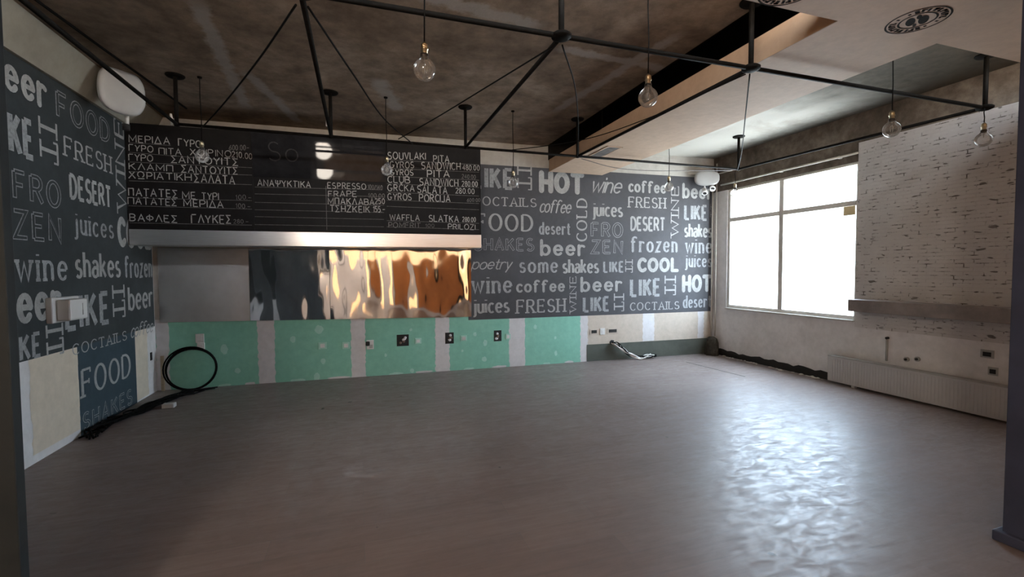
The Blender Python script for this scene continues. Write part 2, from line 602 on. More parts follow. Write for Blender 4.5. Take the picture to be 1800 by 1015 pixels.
def tag(o, label, cat, group=None, kind=None):
    o['label'] = label
    o['category'] = cat
    if group:
        o['group'] = group
    if kind:
        o['kind'] = kind
    return o


def structure(o):
    o['kind'] = 'structure'
    return o


def empty(name, loc, label, cat, group=None):
    o = bpy.data.objects.new(name, None)
    o.empty_display_size = 0.1
    o.location = loc
    COL.objects.link(o)
    return tag(o, label, cat, group)


def under(root, child):
    """parent a child whose mesh is in world coordinates under an unrotated root"""
    child.parent = root
    child.location = Vector(child.location) - Vector(root.location)
    return child


def curve_pts(ctrl, n=8):
    """Catmull-Rom through the control points"""
    P = [Vector(c) for c in ctrl]
    P = [P[0] * 2 - P[1]] + P + [P[-1] * 2 - P[-2]]
    out = []
    for k in range(1, len(P) - 2):
        a, b, c, d = P[k - 1:k + 3]
        for j in range(n):
            t = j / n
            out.append(0.5 * ((2 * b) + (c - a) * t + (2 * a - 5 * b + 4 * c - d) * t * t + (3 * b - a - 3 * c + d) * t ** 3))
    out.append(P[-2])
    return out


# the back wall is very slightly out of square: s runs along it, d out from it into the room
K = 0.032
CK = 1 / math.sqrt(1 + K * K)
BACK, HOOD = 7.03, 6.38


def on_back(s, d, z):
    return Vector((s * CK - d * K * CK, BACK - s * K * CK - d * CK, z))


def on_hood(s, d, z):
    return Vector((s * CK - d * K * CK, HOOD - s * K * CK - d * CK, z))


XL, XR, ZC, ZS = -2.53, 6.14, 3.54, 3.12


def on_left(s, d, z):
    return Vector((XL + d, s, z))


def on_right(s, d, z):
    return Vector((XR - d, s, z))


# ------------------------------------------------------------------ lettering: a stroke alphabet drawn as flat ribbons
def A(cx, cy, rx, ry, a0, a1, n=10):
    return [(cx + rx * math.cos(math.radians(a0 + (a1 - a0) * k / n)), cy + ry * math.sin(math.radians(a0 + (a1 - a0) * k / n))) for k in range(n + 1)]


X = 0.66
G = {
    'A': [[(0, 0), (.31, 1), (.62, 0)], [(.11, .34), (.51, .34)]],
    'B': [[(0, 0), (0, 1)], [(0, 1), (.28, 1)] + A(.28, .76, .22, .24, 90, -90) + [(0, .52)], [(.28, .52)] + A(.3, .26, .26, .26, 90, -90) + [(0, 0)]],
    'C': [A(.32, .5, .32, .5, 48, 312, 16)],
    'D': [[(0, 0), (0, 1)], [(0, 1), (.2, 1)] + A(.2, .5, .4, .5, 90, -90, 14) + [(0, 0)]],
    'E': [[(0, 0), (0, 1)], [(0, 1), (.48, 1)], [(0, .52), (.4, .52)], [(0, 0), (.5, 0)]],
    'F': [[(0, 0), (0, 1)], [(0, 1), (.5, 1)], [(0, .52), (.4, .52)]],
    'G': [A(.32, .5, .32, .5, 48, 330, 16) + [(.64, .42), (.36, .42)]],
    'H': [[(0, 0), (0, 1)], [(.56, 0), (.56, 1)], [(0, .5), (.56, .5)]],
    'I': [[(0, 0), (0, 1)]],
    'J': [[(.4, 1), (.4, .24)] + A(.2, .22, .2, .22, 0, -160, 8)],
    'K': [[(0, 0), (0, 1)], [(.54, 1), (.02, .42)], [(.2, .6), (.58, 0)]],
    'L': [[(0, 1), (0, 0)], [(0, 0), (.46, 0)]],
    'M': [[(0, 0), (0, 1), (.36, .25), (.72, 1), (.72, 0)]],
    'N': [[(0, 0), (0, 1), (.56, 0), (.56, 1)]],
    'O': [A(.34, .5, .34, .5, 90, 450, 22)],
    'P': [[(0, 0), (0, 1)], [(0, 1), (.28, 1)] + A(.28, .73, .24, .27, 90, -90) + [(0, .46)]],
    'R': [[(0, 0), (0, 1)], [(0, 1), (.28, 1)] + A(.28, .75, .23, .25, 90, -90) + [(0, .5)], [(.26, .5), (.56, 0)]],
    'S': [A(.27, .745, .235, .255, 40, 270, 10) + A(.27, .25, .26, .25, 80, -150, 10)],
    'T': [[(0, 1), (.58, 1)], [(.29, 1), (.29, 0)]],
    'U': [[(0, 1), (0, .28)] + A(.28, .28, .28, .28, 180, 360, 10) + [(.56, 1)]],
    'V': [[(0, 1), (.3, 0), (.6, 1)]],
    'W': [[(0, 1), (.22, 0), (.44, .85), (.66, 0), (.88, 1)]],
    'X': [[(0, 0), (.56, 1)], [(0, 1), (.56, 0)]],
    'Y': [[(0, 1), (.29, .48), (.58, 1)], [(.29, .48), (.29, 0)]],
    'Z': [[(0, 1), (.54, 1), (0, 0), (.56, 0)]],
    'b': [[(0, 0), (0, 1)], A(.26, X / 2, .26, X / 2, 170, -170, 18)],
    'c': [A(.25, X / 2, .25, X / 2, 48, 312, 14)],
    'd': [[(.5, 0), (.5, 1)], A(.25, X / 2, .25, X / 2, 10, 350, 18)],
    'e': [[(.02, .35), (.5, .35)], A(.26, X / 2, .25, X / 2, 6, 318, 16)],
    'f': [A(.32, .82, .2, .17, 40, 180, 8) + [(.12, 0)], [(0, X), (.3, X)]],
    'h': [[(0, 0), (0, 1)], [(0, .4)] + A(.22, .42, .22, .24, 160, 0, 8) + [(.44, 0)]],
    'i': [[(0, 0), (0, X)], [(0, .87), (0, .93)]],
    'j': [[(.12, X), (.12, -.1)] + A(-.02, -.1, .14, .15, 0, -110, 6), [(.12, .87), (.12, .93)]],
    'k': [[(0, 0), (0, 1)], [(.42, X), (.02, .26)], [(.15, .38), (.46, 0)]],
    'm': [[(0, 0), (0, X)], [(0, .42)] + A(.18, .44, .18, .22, 160, 0, 8) + [(.36, 0)], [(.36, .42)] + A(.54, .44, .18, .22, 160, 0, 8) + [(.72, 0)]],
    'n': [[(0, 0), (0, X)], [(0, .4)] + A(.22, .42, .22, .24, 160, 0, 8) + [(.44, 0)]],
    'o': [A(.27, X / 2, .27, X / 2, 90, 450, 18)],
    'p': [[(0, X), (0, -.3)], A(.26, X / 2, .26, X / 2, 170, -170, 18)],
    'r': [[(0, 0), (0, X)], [(0, .38)] + A(.22, .42, .22, .24, 165, 50, 7)],
    's': [A(.2, .49, .17, .165, 45, 270, 8) + A(.2, .165, .19, .165, 80, -150, 8)],
    't': [[(.14, .92), (.14, .16)] + A(.28, .15, .14, .15, 180, 300, 6), [(0, X), (.32, X)]],
    'u': [[(0, X), (0, .22)] + A(.21, .22, .21, .22, 180, 350, 8), [(.43, X), (.43, 0)]],
    'w': [[(0, X), (.18, 0), (.36, X * .9), (.54, 0), (.72, X)]],
    'a': [A(.23, .46, .21, .2, 155, 0, 8) + [(.44, 0)], [(.44, .40), (.24, .385)] + A(.21, .19, .21, .19, 80, 300, 10) + [(.44, .12)]],
    'y': [[(0, X), (.22, .02)], [(.44, X), (.14, -.3)]],
    'z': [[(0, X), (.42, X), (0, 0), (.44, 0)]],
    '0': [A(.24, .5, .24, .5, 90, 450, 16)],
    '1': [[(.0, .75), (.18, 1), (.18, 0)]],
    '2': [A(.24, .75, .22, .25, 160, -30, 8) + [(0, 0), (.48, 0)]],
    '4': [[(.36, 0), (.36, 1), (0, .35), (.5, .35)]],
    '5': [[(.42, 1), (.06, 1), (.04, .58)] + A(.2, .32, .24, .32, 120, -140, 9)],
    '6': [[(.4, 1), (.06, .45)] + A(.24, .28, .22, .28, 150, -210, 12)],
    '8': [A(.22, .76, .18, .24, 90, 450, 12), A(.22, .27, .22, .27, 90, 450, 12)],
    '.': [[(0, 0), (.05, .05)]],
    '-': [[(0, .4), (.5, .4)]],
    '/': [[(0, 0), (.3, 1)]],
    # Greek capitals
    '\u0393': [[(0, 0), (0, 1)], [(0, 1), (.5, 1)]],
    '\u0394': [[(0, 0), (.32, 1), (.64, 0), (0, 0)]],
    '\u039b': [[(0, 0), (.31, 1), (.62, 0)]],
    '\u03a0': [[(0, 0), (0, 1)], [(0, 1), (.56, 1)], [(.56, 1), (.56, 0)]],
    '\u03a3': [[(.5, 1), (0, 1), (.32, .5), (0, 0), (.52, 0)]],
    '\u03a6': [[(.32, 0), (.32, 1)], A(.32, .5, .32, .28, 90, 450, 16)],
    '\u03a8': [[(.32, 0), (.32, 1)], [(0, 1), (0, .7)] + A(.32, .66, .32, .3, 180, 360, 10) + [(.64, 1)]],
    '\u03a9': [A(.32, .58, .3, .42, -60, 240, 14), [(.02, .0), (.62, .0)]],
    '\u010c': [A(.32, .5, .32, .5, 48, 312, 16), [(.18, 1.3), (.32, 1.12), (.46, 1.3)]],
}
for lat, gr in zip('ABEHIKMNOPTXYZ', '\u0391\u0392\u0395\u0397\u0399\u039a\u039c\u039d\u039f\u03a1\u03a4\u03a7\u03a5\u0396'):
    G[gr] = G[lat]

# style: vertical stroke, horizontal stroke (of the cap height), serif length, slant, letter gap, round caps, jitter
STYLE = {
    'heavy': (.25, .23, 0, 0, .34, True, .0),
    'slab': (.19, .15, .0, 0, .36, False, .012),
    'thin': (.13, .10, .20, 0, .34, False, .01),
    'serif': (.155, .085, .13, 0, .30, False, .01),
    'slabl': (.16, .095, .085, 0, .37, False, .01),
    'cond': (.21, .17, 0, 0, .27, False, .0),
    'condh': (.19, .15, 0, 0, .27, False, .015),
    'script': (.105, .09, 0, .32, .13, True, .015),
    'outline': (.19, .15, .0, 0, .32, False, .0),
}


LAYER = [0]


def ribbon(mb, pts, th, mat, d, caps):
    """flat ribbon along a polyline in (s, z); th(dx, dz) gives the width"""
    LAYER[0] = (LAYER[0] + 1) % 24          # overlapping strokes never share a plane
    d += LAYER[0] * 0.00004
    n = len(pts)
    closed = n > 3 and math.dist(pts[0], pts[-1]) < 1e-4
    P = pts[:-1] if closed else pts
    n = len(P)
    L, R = [], []
    for k in range(n):
        a = P[k - 1] if (k > 0 or closed) else P[k]
        b = P[(k + 1) % n] if (k < n - 1 or closed) else P[k]
        d1 = (P[k][0] - a[0], P[k][1] - a[1])
        d2 = (b[0] - P[k][0], b[1] - P[k][1])
        l1, l2 = math.hypot(*d1), math.hypot(*d2)
        u1 = (d1[0] / l1, d1[1] / l1) if l1 > 1e-9 else None
        u2 = (d2[0] / l2, d2[1] / l2) if l2 > 1e-9 else None
        u1, u2 = u1 or u2, u2 or u1
        if u1 is None:
            u1 = u2 = (1, 0)
        t = (u1[0] + u2[0], u1[1] + u2[1])
        lt = math.hypot(*t)
        t = (t[0] / lt, t[1] / lt) if lt > 1e-3 else u1
        cosh = max(0.55, t[0] * u1[0] + t[1] * u1[1])
        w = th(*t) / 2 / cosh
        L.append((P[k][0] - t[1] * w, P[k][1] + t[0] * w))
        R.append((P[k][0] + t[1] * w, P[k][1] - t[0] * w))
    li = [mb.vert((s, d, z)) for s, z in L]
    ri = [mb.vert((s, d, z)) for s, z in R]
    for k in range(n if closed else n - 1):
        j = (k + 1) % n
        mb.face((li[k], ri[k], ri[j], li[j]), mat)
    if caps and not closed:
        for c, (o1, o2) in ((P[0], (P[0], P[1])), (P[-1], (P[-2], P[-1]))):
            w = th(o2[0] - o1[0] or 1e-6, o2[1] - o1[1]) / 2
            LAYER[0] = (LAYER[0] + 1) % 24
            dd = d + 0.0011
            mb.face([mb.vert((c[0] + w * math.cos(2 * PI * q / 10), dd, c[1] + w * math.sin(2 * PI * q / 10))) for q in range(10)], mat)


def word_strokes(text, gap, rng, jit, slant):
    out, x = [], 0.0
    for ch in text:
        g = G.get(ch)
        if not g:
            x += 0.4
            continue
        w = max(p[0] for st in g for p in st)
        for st in g:
            j = (rng.uniform(-jit, jit), rng.uniform(-jit, jit))
            out.append([(x + px + j[0] + slant * py, py + j[1]) for px, py in st])
        x += w + gap
    return out, x - gap


def draw_word(mb, text, style, s0, s1, z0, z1, rot=0, d=0.002, mat='chalk', under_mat='mural', clip=None):
    tv, thn, ser, slant, gap, caps, jit = STYLE[style]
    if text.islower() and style in ('heavy', 'cond'):
        tv, thn = tv * .80, thn * .62
    rng = random.Random(len(text) * 7919 + int(s0 * 100) * 31 + int(z0 * 100))
    st, total = word_strokes(text, gap, rng, jit, slant)
    H = (z1 - z0) if rot == 0 else (s1 - s0)
    Wd = (s1 - s0) if rot == 0 else (z1 - z0)
    inset = tv * H * 0.5
    sx = max(0.05, (Wd - 2 * inset)) / max(total + slant * .7, 0.05)
    tvm = min(tv * H, (gap * 0.92 if not text.islower() else 0.30) * sx if gap > 0.2 else 9)
    thm = thn * H
    sy = (H - thm) / 1.0

    def place(p):
        u, v = inset + p[0] * sx, thm / 2 + p[1] * sy
        if rot == 0:
            return (s0 + u, z0 + v)
        if rot == 1:
            return (s1 - v, z0 + u)
        return (s0 + v, z1 - u)

    def width(dx, dz):
        l = math.hypot(dx, dz) or 1
        vert_, hor = (abs(dz) / l, abs(dx) / l) if rot == 0 else (abs(dx) / l, abs(dz) / l)
        return math.sqrt((tvm * vert_) ** 2 + (thm * hor) ** 2)

    flat = [[place(p) for p in s] for s in st]
    if style == 'outline':
        line = max(0.007, 0.035 * H)
        for s in flat:
            ribbon(mb, s, width, mat, d, False)
        for s in flat:
            # keep a closing line at the stroke ends
            q = list(s)
            if math.dist(q[0], q[-1]) > 1e-4:
                for a, b in ((0, 1), (-1, -2)):
                    dx, dz = q[b][0] - q[a][0], q[b][1] - q[a][1]
                    l = math.hypot(dx, dz)
                    if l > line * 1.5:
                        q[a] = (q[a][0] + dx / l * line, q[a][1] + dz / l * line)
            ribbon(mb, q, lambda dx, dz: max(0.004, width(dx, dz) - 2 * line), under_mat, d + 0.0012, False)
        return
    for s in flat:
        ribbon(mb, s, width, mat, d, caps)
    if ser:
        for i, s in enumerate(st):
            if math.dist(s[0], s[-1]) < 0.15:
                continue
            for a, b in ((0, 1), (-1, -2)):
                e, f = s[a], s[b]
                if any(min(math.dist(e, q) for q in o) < 0.09 for j, o in enumerate(st) if j != i):
                    continue
                dx, dz = e[0] - f[0], e[1] - f[1]
                steep = abs(dz) > 1.4 * abs(dx)
                if steep and len(s) <= 6:
                    h = ser + tv * 0.3
                    pts = [(e[0] - h, e[1]), (e[0] + h, e[1])]
                elif not steep and len(s) == 2:
                    h = ser * 0.75
                    pts = [(e[0], e[1] - h), (e[0], e[1] + h)]
                    if e[1] > 0.9:
                        pts = [(e[0], e[1] + .03), (e[0], e[1] - h * 1.6)]
                    elif e[1] < 0.1:
                        pts = [(e[0], e[1] - .03), (e[0], e[1] + h * 1.6)]
                elif len(s) > 6:
                    h = ser * 0.6
                    pts = [(e[0], e[1] - h), (e[0], e[1] + h)]
                else:
                    continue
                pts = [place(p) for p in pts]
                ribbon(mb, pts, lambda dx, dz: thm if steep else tvm * 0.55, mat, d, False)


def draw_chalk(mb, text, s0, s1, z0, z1, h, mat, d=0.002):
    rng = random.Random(int(s0 * 1000) + int(z0 * 1000))
    st, total = word_strokes(text, 0.24, rng, 0.035, 0.0)
    sx = (s1 - s0) / total
    t = min(0.014, h * 0.13)
    for s in st:
        rot = rng.uniform(-.05, .05)
        pts = []
        for x, y in s:
            k = x / total
            pts.append((s0 + x * sx, z0 + (z1 - z0) * k + (y + rot * (x - s[0][0])) * h))
        ribbon(mb, pts, lambda dx, dz: t, mat, d, False)

# words: text, style, start, end, foot, top (m along and up the wall), turn, measured to cap or x-height
BACK_WORDS=[
('LIKE','slab',1.68,2.349,2.813,3.157,0,'c'),
('IT','thin',2.405,2.653,2.818,3.15,-1,'c'),
('HOT','heavy',2.769,3.57,2.79,3.149,0,'c'),
('COCTAILS','serif',1.694,2.729,2.555,2.697,0,'c'),
('FOOD','serif',1.709,2.669,2.161,2.438,0,'c'),
('SHAKES','outline',1.688,2.687,1.847,2.062,0,'c'),
('coffee','script',2.767,3.355,2.473,2.694,0,'c'),
('desert','slabl',2.766,3.324,2.121,2.324,0,'c'),
('beer','heavy',2.785,3.591,1.778,2.04,0,'c'),
('COLD','serif',3.426,3.622,2.016,2.73,1,'c'),
('wine','script',3.674,4.301,2.833,3.014,0,'x'),
('coffee','heavy',4.389,5.143,2.871,3.081,0,'c'),
('FRESH','serif',4.39,5.134,2.611,2.797,0,'c'),
('WINE','serif',5.24,5.404,2.128,3.018,1,'c'),
('beer','heavy',5.471,6.187,2.808,3.072,0,'c'),
('juices','cond',3.716,4.292,2.438,2.682,0,'c'),
('FRO','outline',3.685,4.294,2.088,2.347,0,'c'),
('ZEN','outline',3.685,4.295,1.81,2.05,0,'c'),
('DESERT','condh',4.425,5.137,2.208,2.464,0,'c'),
('LIKE','slab',5.511,6.019,2.42,2.704,0,'c'),
('IT','thin',6.068,6.192,2.47,2.676,-1,'c'),
('shakes','cond',5.514,6.247,2.116,2.372,0,'c'),
('frozen','slabl',4.438,5.386,1.844,2.122,0,'c'),
('wine','slabl',5.542,6.189,1.828,2.013,0,'x'),
('poetry','script',1.649,2.331,1.56,1.676,0,'x'),
('some','slabl',2.426,3.101,1.501,1.667,0,'x'),
('shakes','cond',3.171,3.844,1.486,1.732,0,'c'),
('LIKE','slab',3.918,4.318,1.491,1.694,0,'c'),
('IT','thin',4.34,4.484,1.489,1.685,-1,'c'),
('COOL','heavy',4.573,5.414,1.495,1.754,0,'c'),
('juices','slabl',5.544,6.218,1.581,1.736,0,'x'),
('wine','slabl',1.646,2.319,1.184,1.373,0,'x'),
('coffee','heavy',2.377,3.221,1.186,1.39,0,'c'),
('WINE','serif',3.303,3.426,0.834,1.44,1,'c'),
('beer','heavy',3.498,4.287,1.175,1.425,0,'c'),
('LIKE','slab',4.43,5.054,1.069,1.397,0,'c'),
('IT','thin',5.124,5.358,1.079,1.382,-1,'c'),
('HOT','heavy',5.477,6.211,1.128,1.448,0,'c'),
('juices','cond',1.67,2.27,0.87,1.113,0,'c'),
('FRESH','serif',2.375,3.231,0.852,1.075,0,'c'),
('LIKE','slab',3.54,4.049,0.83,1.1,0,'c'),
('IT','thin',4.124,4.321,0.826,1.091,-1,'c'),
('COCTAILS','serif',4.432,5.433,0.834,0.975,0,'c'),
('desert','slabl',5.504,6.241,0.847,1.075,0,'c'),
]
LEFT_WORDS=[
('eer','heavy',4.562,5.086,2.95,3.141,0,'x'),
('FOOD','outline',5.201,6.133,2.929,3.181,0,'c'),
('KE','slab',4.582,4.894,2.467,2.8,0,'c'),
('IT','thin',4.951,5.206,2.495,2.81,-1,'c'),
('FRESH','serif',5.291,6.14,2.615,2.8,0,'c'),
('WINE','serif',6.227,6.451,2.243,3.267,1,'c'),
('FRO','outline',4.603,5.216,2.114,2.361,0,'c'),
('ZEN','outline',4.583,5.202,1.81,2.053,0,'c'),
('DESERT','condh',5.343,6.112,2.23,2.477,0,'c'),
('juices','slabl',5.403,6.131,1.91,2.053,0,'x'),
('wine','slabl',4.588,5.267,1.477,1.646,0,'x'),
('shakes','cond',5.378,6.252,1.491,1.759,0,'c'),
('frozen','slabl',6.342,7.294,1.485,1.74,0,'c'),
('COOL','heavy',6.203,7.314,1.831,2.177,0,'c'),
('eer','heavy',4.58,5.16,1.146,1.374,0,'x'),
('LIKE','slab',5.188,5.982,1.006,1.358,0,'c'),
('IT','thin',6.043,6.321,1.036,1.355,-1,'c'),
('beer','cond',6.393,7.101,1.099,1.389,0,'c'),
('KE','slab',4.59,4.859,0.849,1.064,0,'c'),
('IT','thin',4.918,5.161,0.821,1.063,-1,'c'),
('COCTAILS','serif',5.284,6.33,0.778,0.886,0,'c'),
('coffee','script',6.416,7.069,0.783,0.952,0,'c'),
('FOOD','serif',5.396,6.396,0.349,0.626,0,'c'),
('SHAKES','outline',5.395,6.409,0.021,0.208,0,'c'),
]
MENU_WORDS=[
('ΜΕΡΙΔΑ','chalk',-2.483,-2.086,3.045,3.047,0.078),
('ΓΥΡΟ','chalk',-1.997,-1.762,3.04,3.03,0.08),
('600.00-','faint',-1.468,-1.253,3.023,3.038,0.061),
('ΓΥΡΟ','chalk',-2.486,-2.253,2.948,2.944,0.071),
('ΠΙΤΑ','chalk',-2.192,-1.969,2.928,2.929,0.072),
('ΧΟΙΡΙΝΟ','chalk',-1.876,-1.452,2.935,2.942,0.074),
('210.00','chalk',-1.44,-1.224,2.943,2.929,0.068),
('ΓΥΡΟ','chalk',-2.49,-2.257,2.837,2.839,0.071),
('ΣΑΝΤΟΥΙΤΣ','chalk',-2.075,-1.381,2.837,2.844,0.08),
('ΚΛΑΜΠ','chalk',-2.493,-2.061,2.734,2.731,0.071),
('ΣΑΝΤΟΥΙΤΣ','chalk',-1.969,-1.384,2.73,2.734,0.08),
('ΧΩΡΙΑΤΙΚΗ','chalk',-2.496,-1.879,2.633,2.634,0.078),
('ΣΑΛΑΤΑ','chalk',-1.841,-1.42,2.622,2.615,0.094),
('ΠΑΤΑΤΕΣ','chalk',-2.508,-2.025,2.434,2.427,0.085),
('ΜΕ','chalk',-1.973,-1.838,2.419,2.42,0.08),
('ΤΥΡΙ','chalk',-1.773,-1.6,2.416,2.419,0.081),
('100.-','faint',-1.411,-1.243,2.43,2.436,0.055),
('ΠΑΤΑΤΕΣ','chalk',-2.512,-2.033,2.336,2.333,0.078),
('ΜΕΡΙΔΑ','chalk',-1.958,-1.548,2.328,2.322,0.081),
('100.-','faint',-1.413,-1.258,2.326,2.324,0.055),
('ΒΑΦΛΕΣ','chalk',-2.507,-2.039,2.147,2.135,0.079),
('ΓΛΥΚΕΣ','chalk',-1.888,-1.474,2.135,2.135,0.095),
('280.-','faint',-1.443,-1.282,2.139,2.142,0.048),
('ΑΝΑΨΥΚΤΙΚΑ','chalk',-1.17,-0.567,2.606,2.612,0.077),
('ESPRESSO','chalk',-0.364,0.102,2.614,2.62,0.072),
('100/140','faint',0.131,0.311,2.622,2.622,0.059),
('FRAPE','chalk',-0.36,-0.013,2.506,2.519,0.073),
('100.00','faint',0.136,0.338,2.51,2.511,0.059),
('ΜΠΑΚΛΑΒΑ','chalk',-0.362,0.206,2.411,2.416,0.08),
('250','chalk',0.214,0.337,2.439,2.436,0.067),
('ΤΣΗΖΚΕΙΚ','chalk',-0.343,0.147,2.317,2.317,0.08),
('155.-','chalk',0.19,0.342,2.326,2.331,0.075),
('SOUVLAKI','chalk',0.39,0.883,3.03,3.053,0.09),
('PITA','chalk',0.99,1.2,3.033,3.038,0.085),
('GYROS','chalk',0.418,0.722,2.919,2.929,0.082),
('SANDWICH','chalk',0.828,1.357,2.924,2.946,0.092),
('480.00','chalk',1.389,1.627,2.944,2.949,0.07),
('GYROS','chalk',0.416,0.713,2.822,2.83,0.075),
('PITA','chalk',0.903,1.205,2.821,2.832,0.092),
('240.00','faint',1.38,1.573,2.826,2.827,0.055),
('CLUB','chalk',0.385,0.667,2.723,2.729,0.083),
('SANDWICH','chalk',0.802,1.323,2.705,2.713,0.092),
('280.00','chalk',1.379,1.597,2.716,2.722,0.071),
('GRČKA','chalk',0.38,0.725,2.614,2.617,0.083),
('SALATA','chalk',0.77,1.171,2.604,2.605,0.092),
('280.00','chalk',1.29,1.551,2.618,2.621,0.07),
('GYROS','chalk',0.382,0.686,2.497,2.501,0.083),
('PORCIJA','chalk',0.791,1.209,2.49,2.494,0.092),
('600.00','faint',1.449,1.636,2.506,2.513,0.047),
('WAFFLA','chalk',0.399,0.788,2.227,2.225,0.076),
('SLATKA','chalk',0.918,1.326,2.22,2.219,0.085),
('280.00','chalk',1.382,1.568,2.228,2.228,0.063),
('POMFRIT','faint',0.383,0.802,2.128,2.129,0.068),
('100','faint',0.871,0.986,2.138,2.141,0.046),
('PRILOZI','chalk',1.182,1.563,2.121,2.121,0.071),
]
MENU_RULES=[
(-2.483,3.038,-2.075,3.035),
(-2.487,2.928,-1.49,2.899),
(-2.49,2.818,-1.227,2.825),
(-2.494,2.708,-1.229,2.735),
(-2.497,2.603,-1.232,2.617),
(-2.509,2.408,-1.237,2.422),
(-2.512,2.316,-1.24,2.318),
(-2.508,2.121,-1.245,2.122),
(-1.201,2.591,0.311,2.622),
(-1.204,2.507,0.324,2.533),
(-1.206,2.403,0.329,2.42),
(-1.209,2.312,0.328,2.323),
(-1.211,2.228,0.326,2.232),
(-1.213,2.13,0.325,2.134),
(0.376,3.022,1.624,3.028),
(0.374,2.909,1.623,2.925),
(0.372,2.805,1.622,2.814),
(0.37,2.707,1.621,2.711),
(0.369,2.595,1.62,2.592),
(0.367,2.489,1.619,2.488),
(0.366,2.407,1.618,2.401),
(0.363,2.218,1.617,2.21),
(0.361,2.135,1.616,2.122),
]

# ------------------------------------------------------------------ the room shell
def wavy(a, b, fixed, amp, n, rng, axis):
    """points from a to b along one axis with a hand-spread, uneven offset on the other"""
    out = []
    for k in range(n + 1):
        t = a + (b - a) * k / n
        o = fixed + rng.uniform(-amp, amp)
        out.append((t, o) if axis == 0 else (o, t))
    return out


def strip(mb, s0, s1, z0, z1, d, mat, amp=0.012, seed=1, n=16):
    rng = random.Random(seed)
    l = [(s0 + rng.uniform(-amp, amp), z0 + (z1 - z0) * k / n) for k in range(n + 1)]
    r = [(s1 + rng.uniform(-amp, amp), z0 + (z1 - z0) * k / n) for k in range(n + 1)]
    for k in range(n):
        mb.poly([(l[k][0], d, l[k][1]), (r[k][0], d, r[k][1]), (r[k + 1][0], d, r[k + 1][1]), (l[k + 1][0], d, l[k + 1][1])], mat)


def blob(mb, s, z, rs, rz, d, mat, seed):
    rng = random.Random(seed)
    mb.poly([(s + rs * math.cos(2 * PI * k / 14) * rng.uniform(.75, 1.1), d, z + rz * math.sin(2 * PI * k / 14) * rng.uniform(.75, 1.1)) for k in range(14)], mat)


def rect(mb, s0, s1, z0, z1, d, mat):
    mb.poly([(s0, d, z0), (s1, d, z0), (s1, d, z1), (s0, d, z1)], mat)


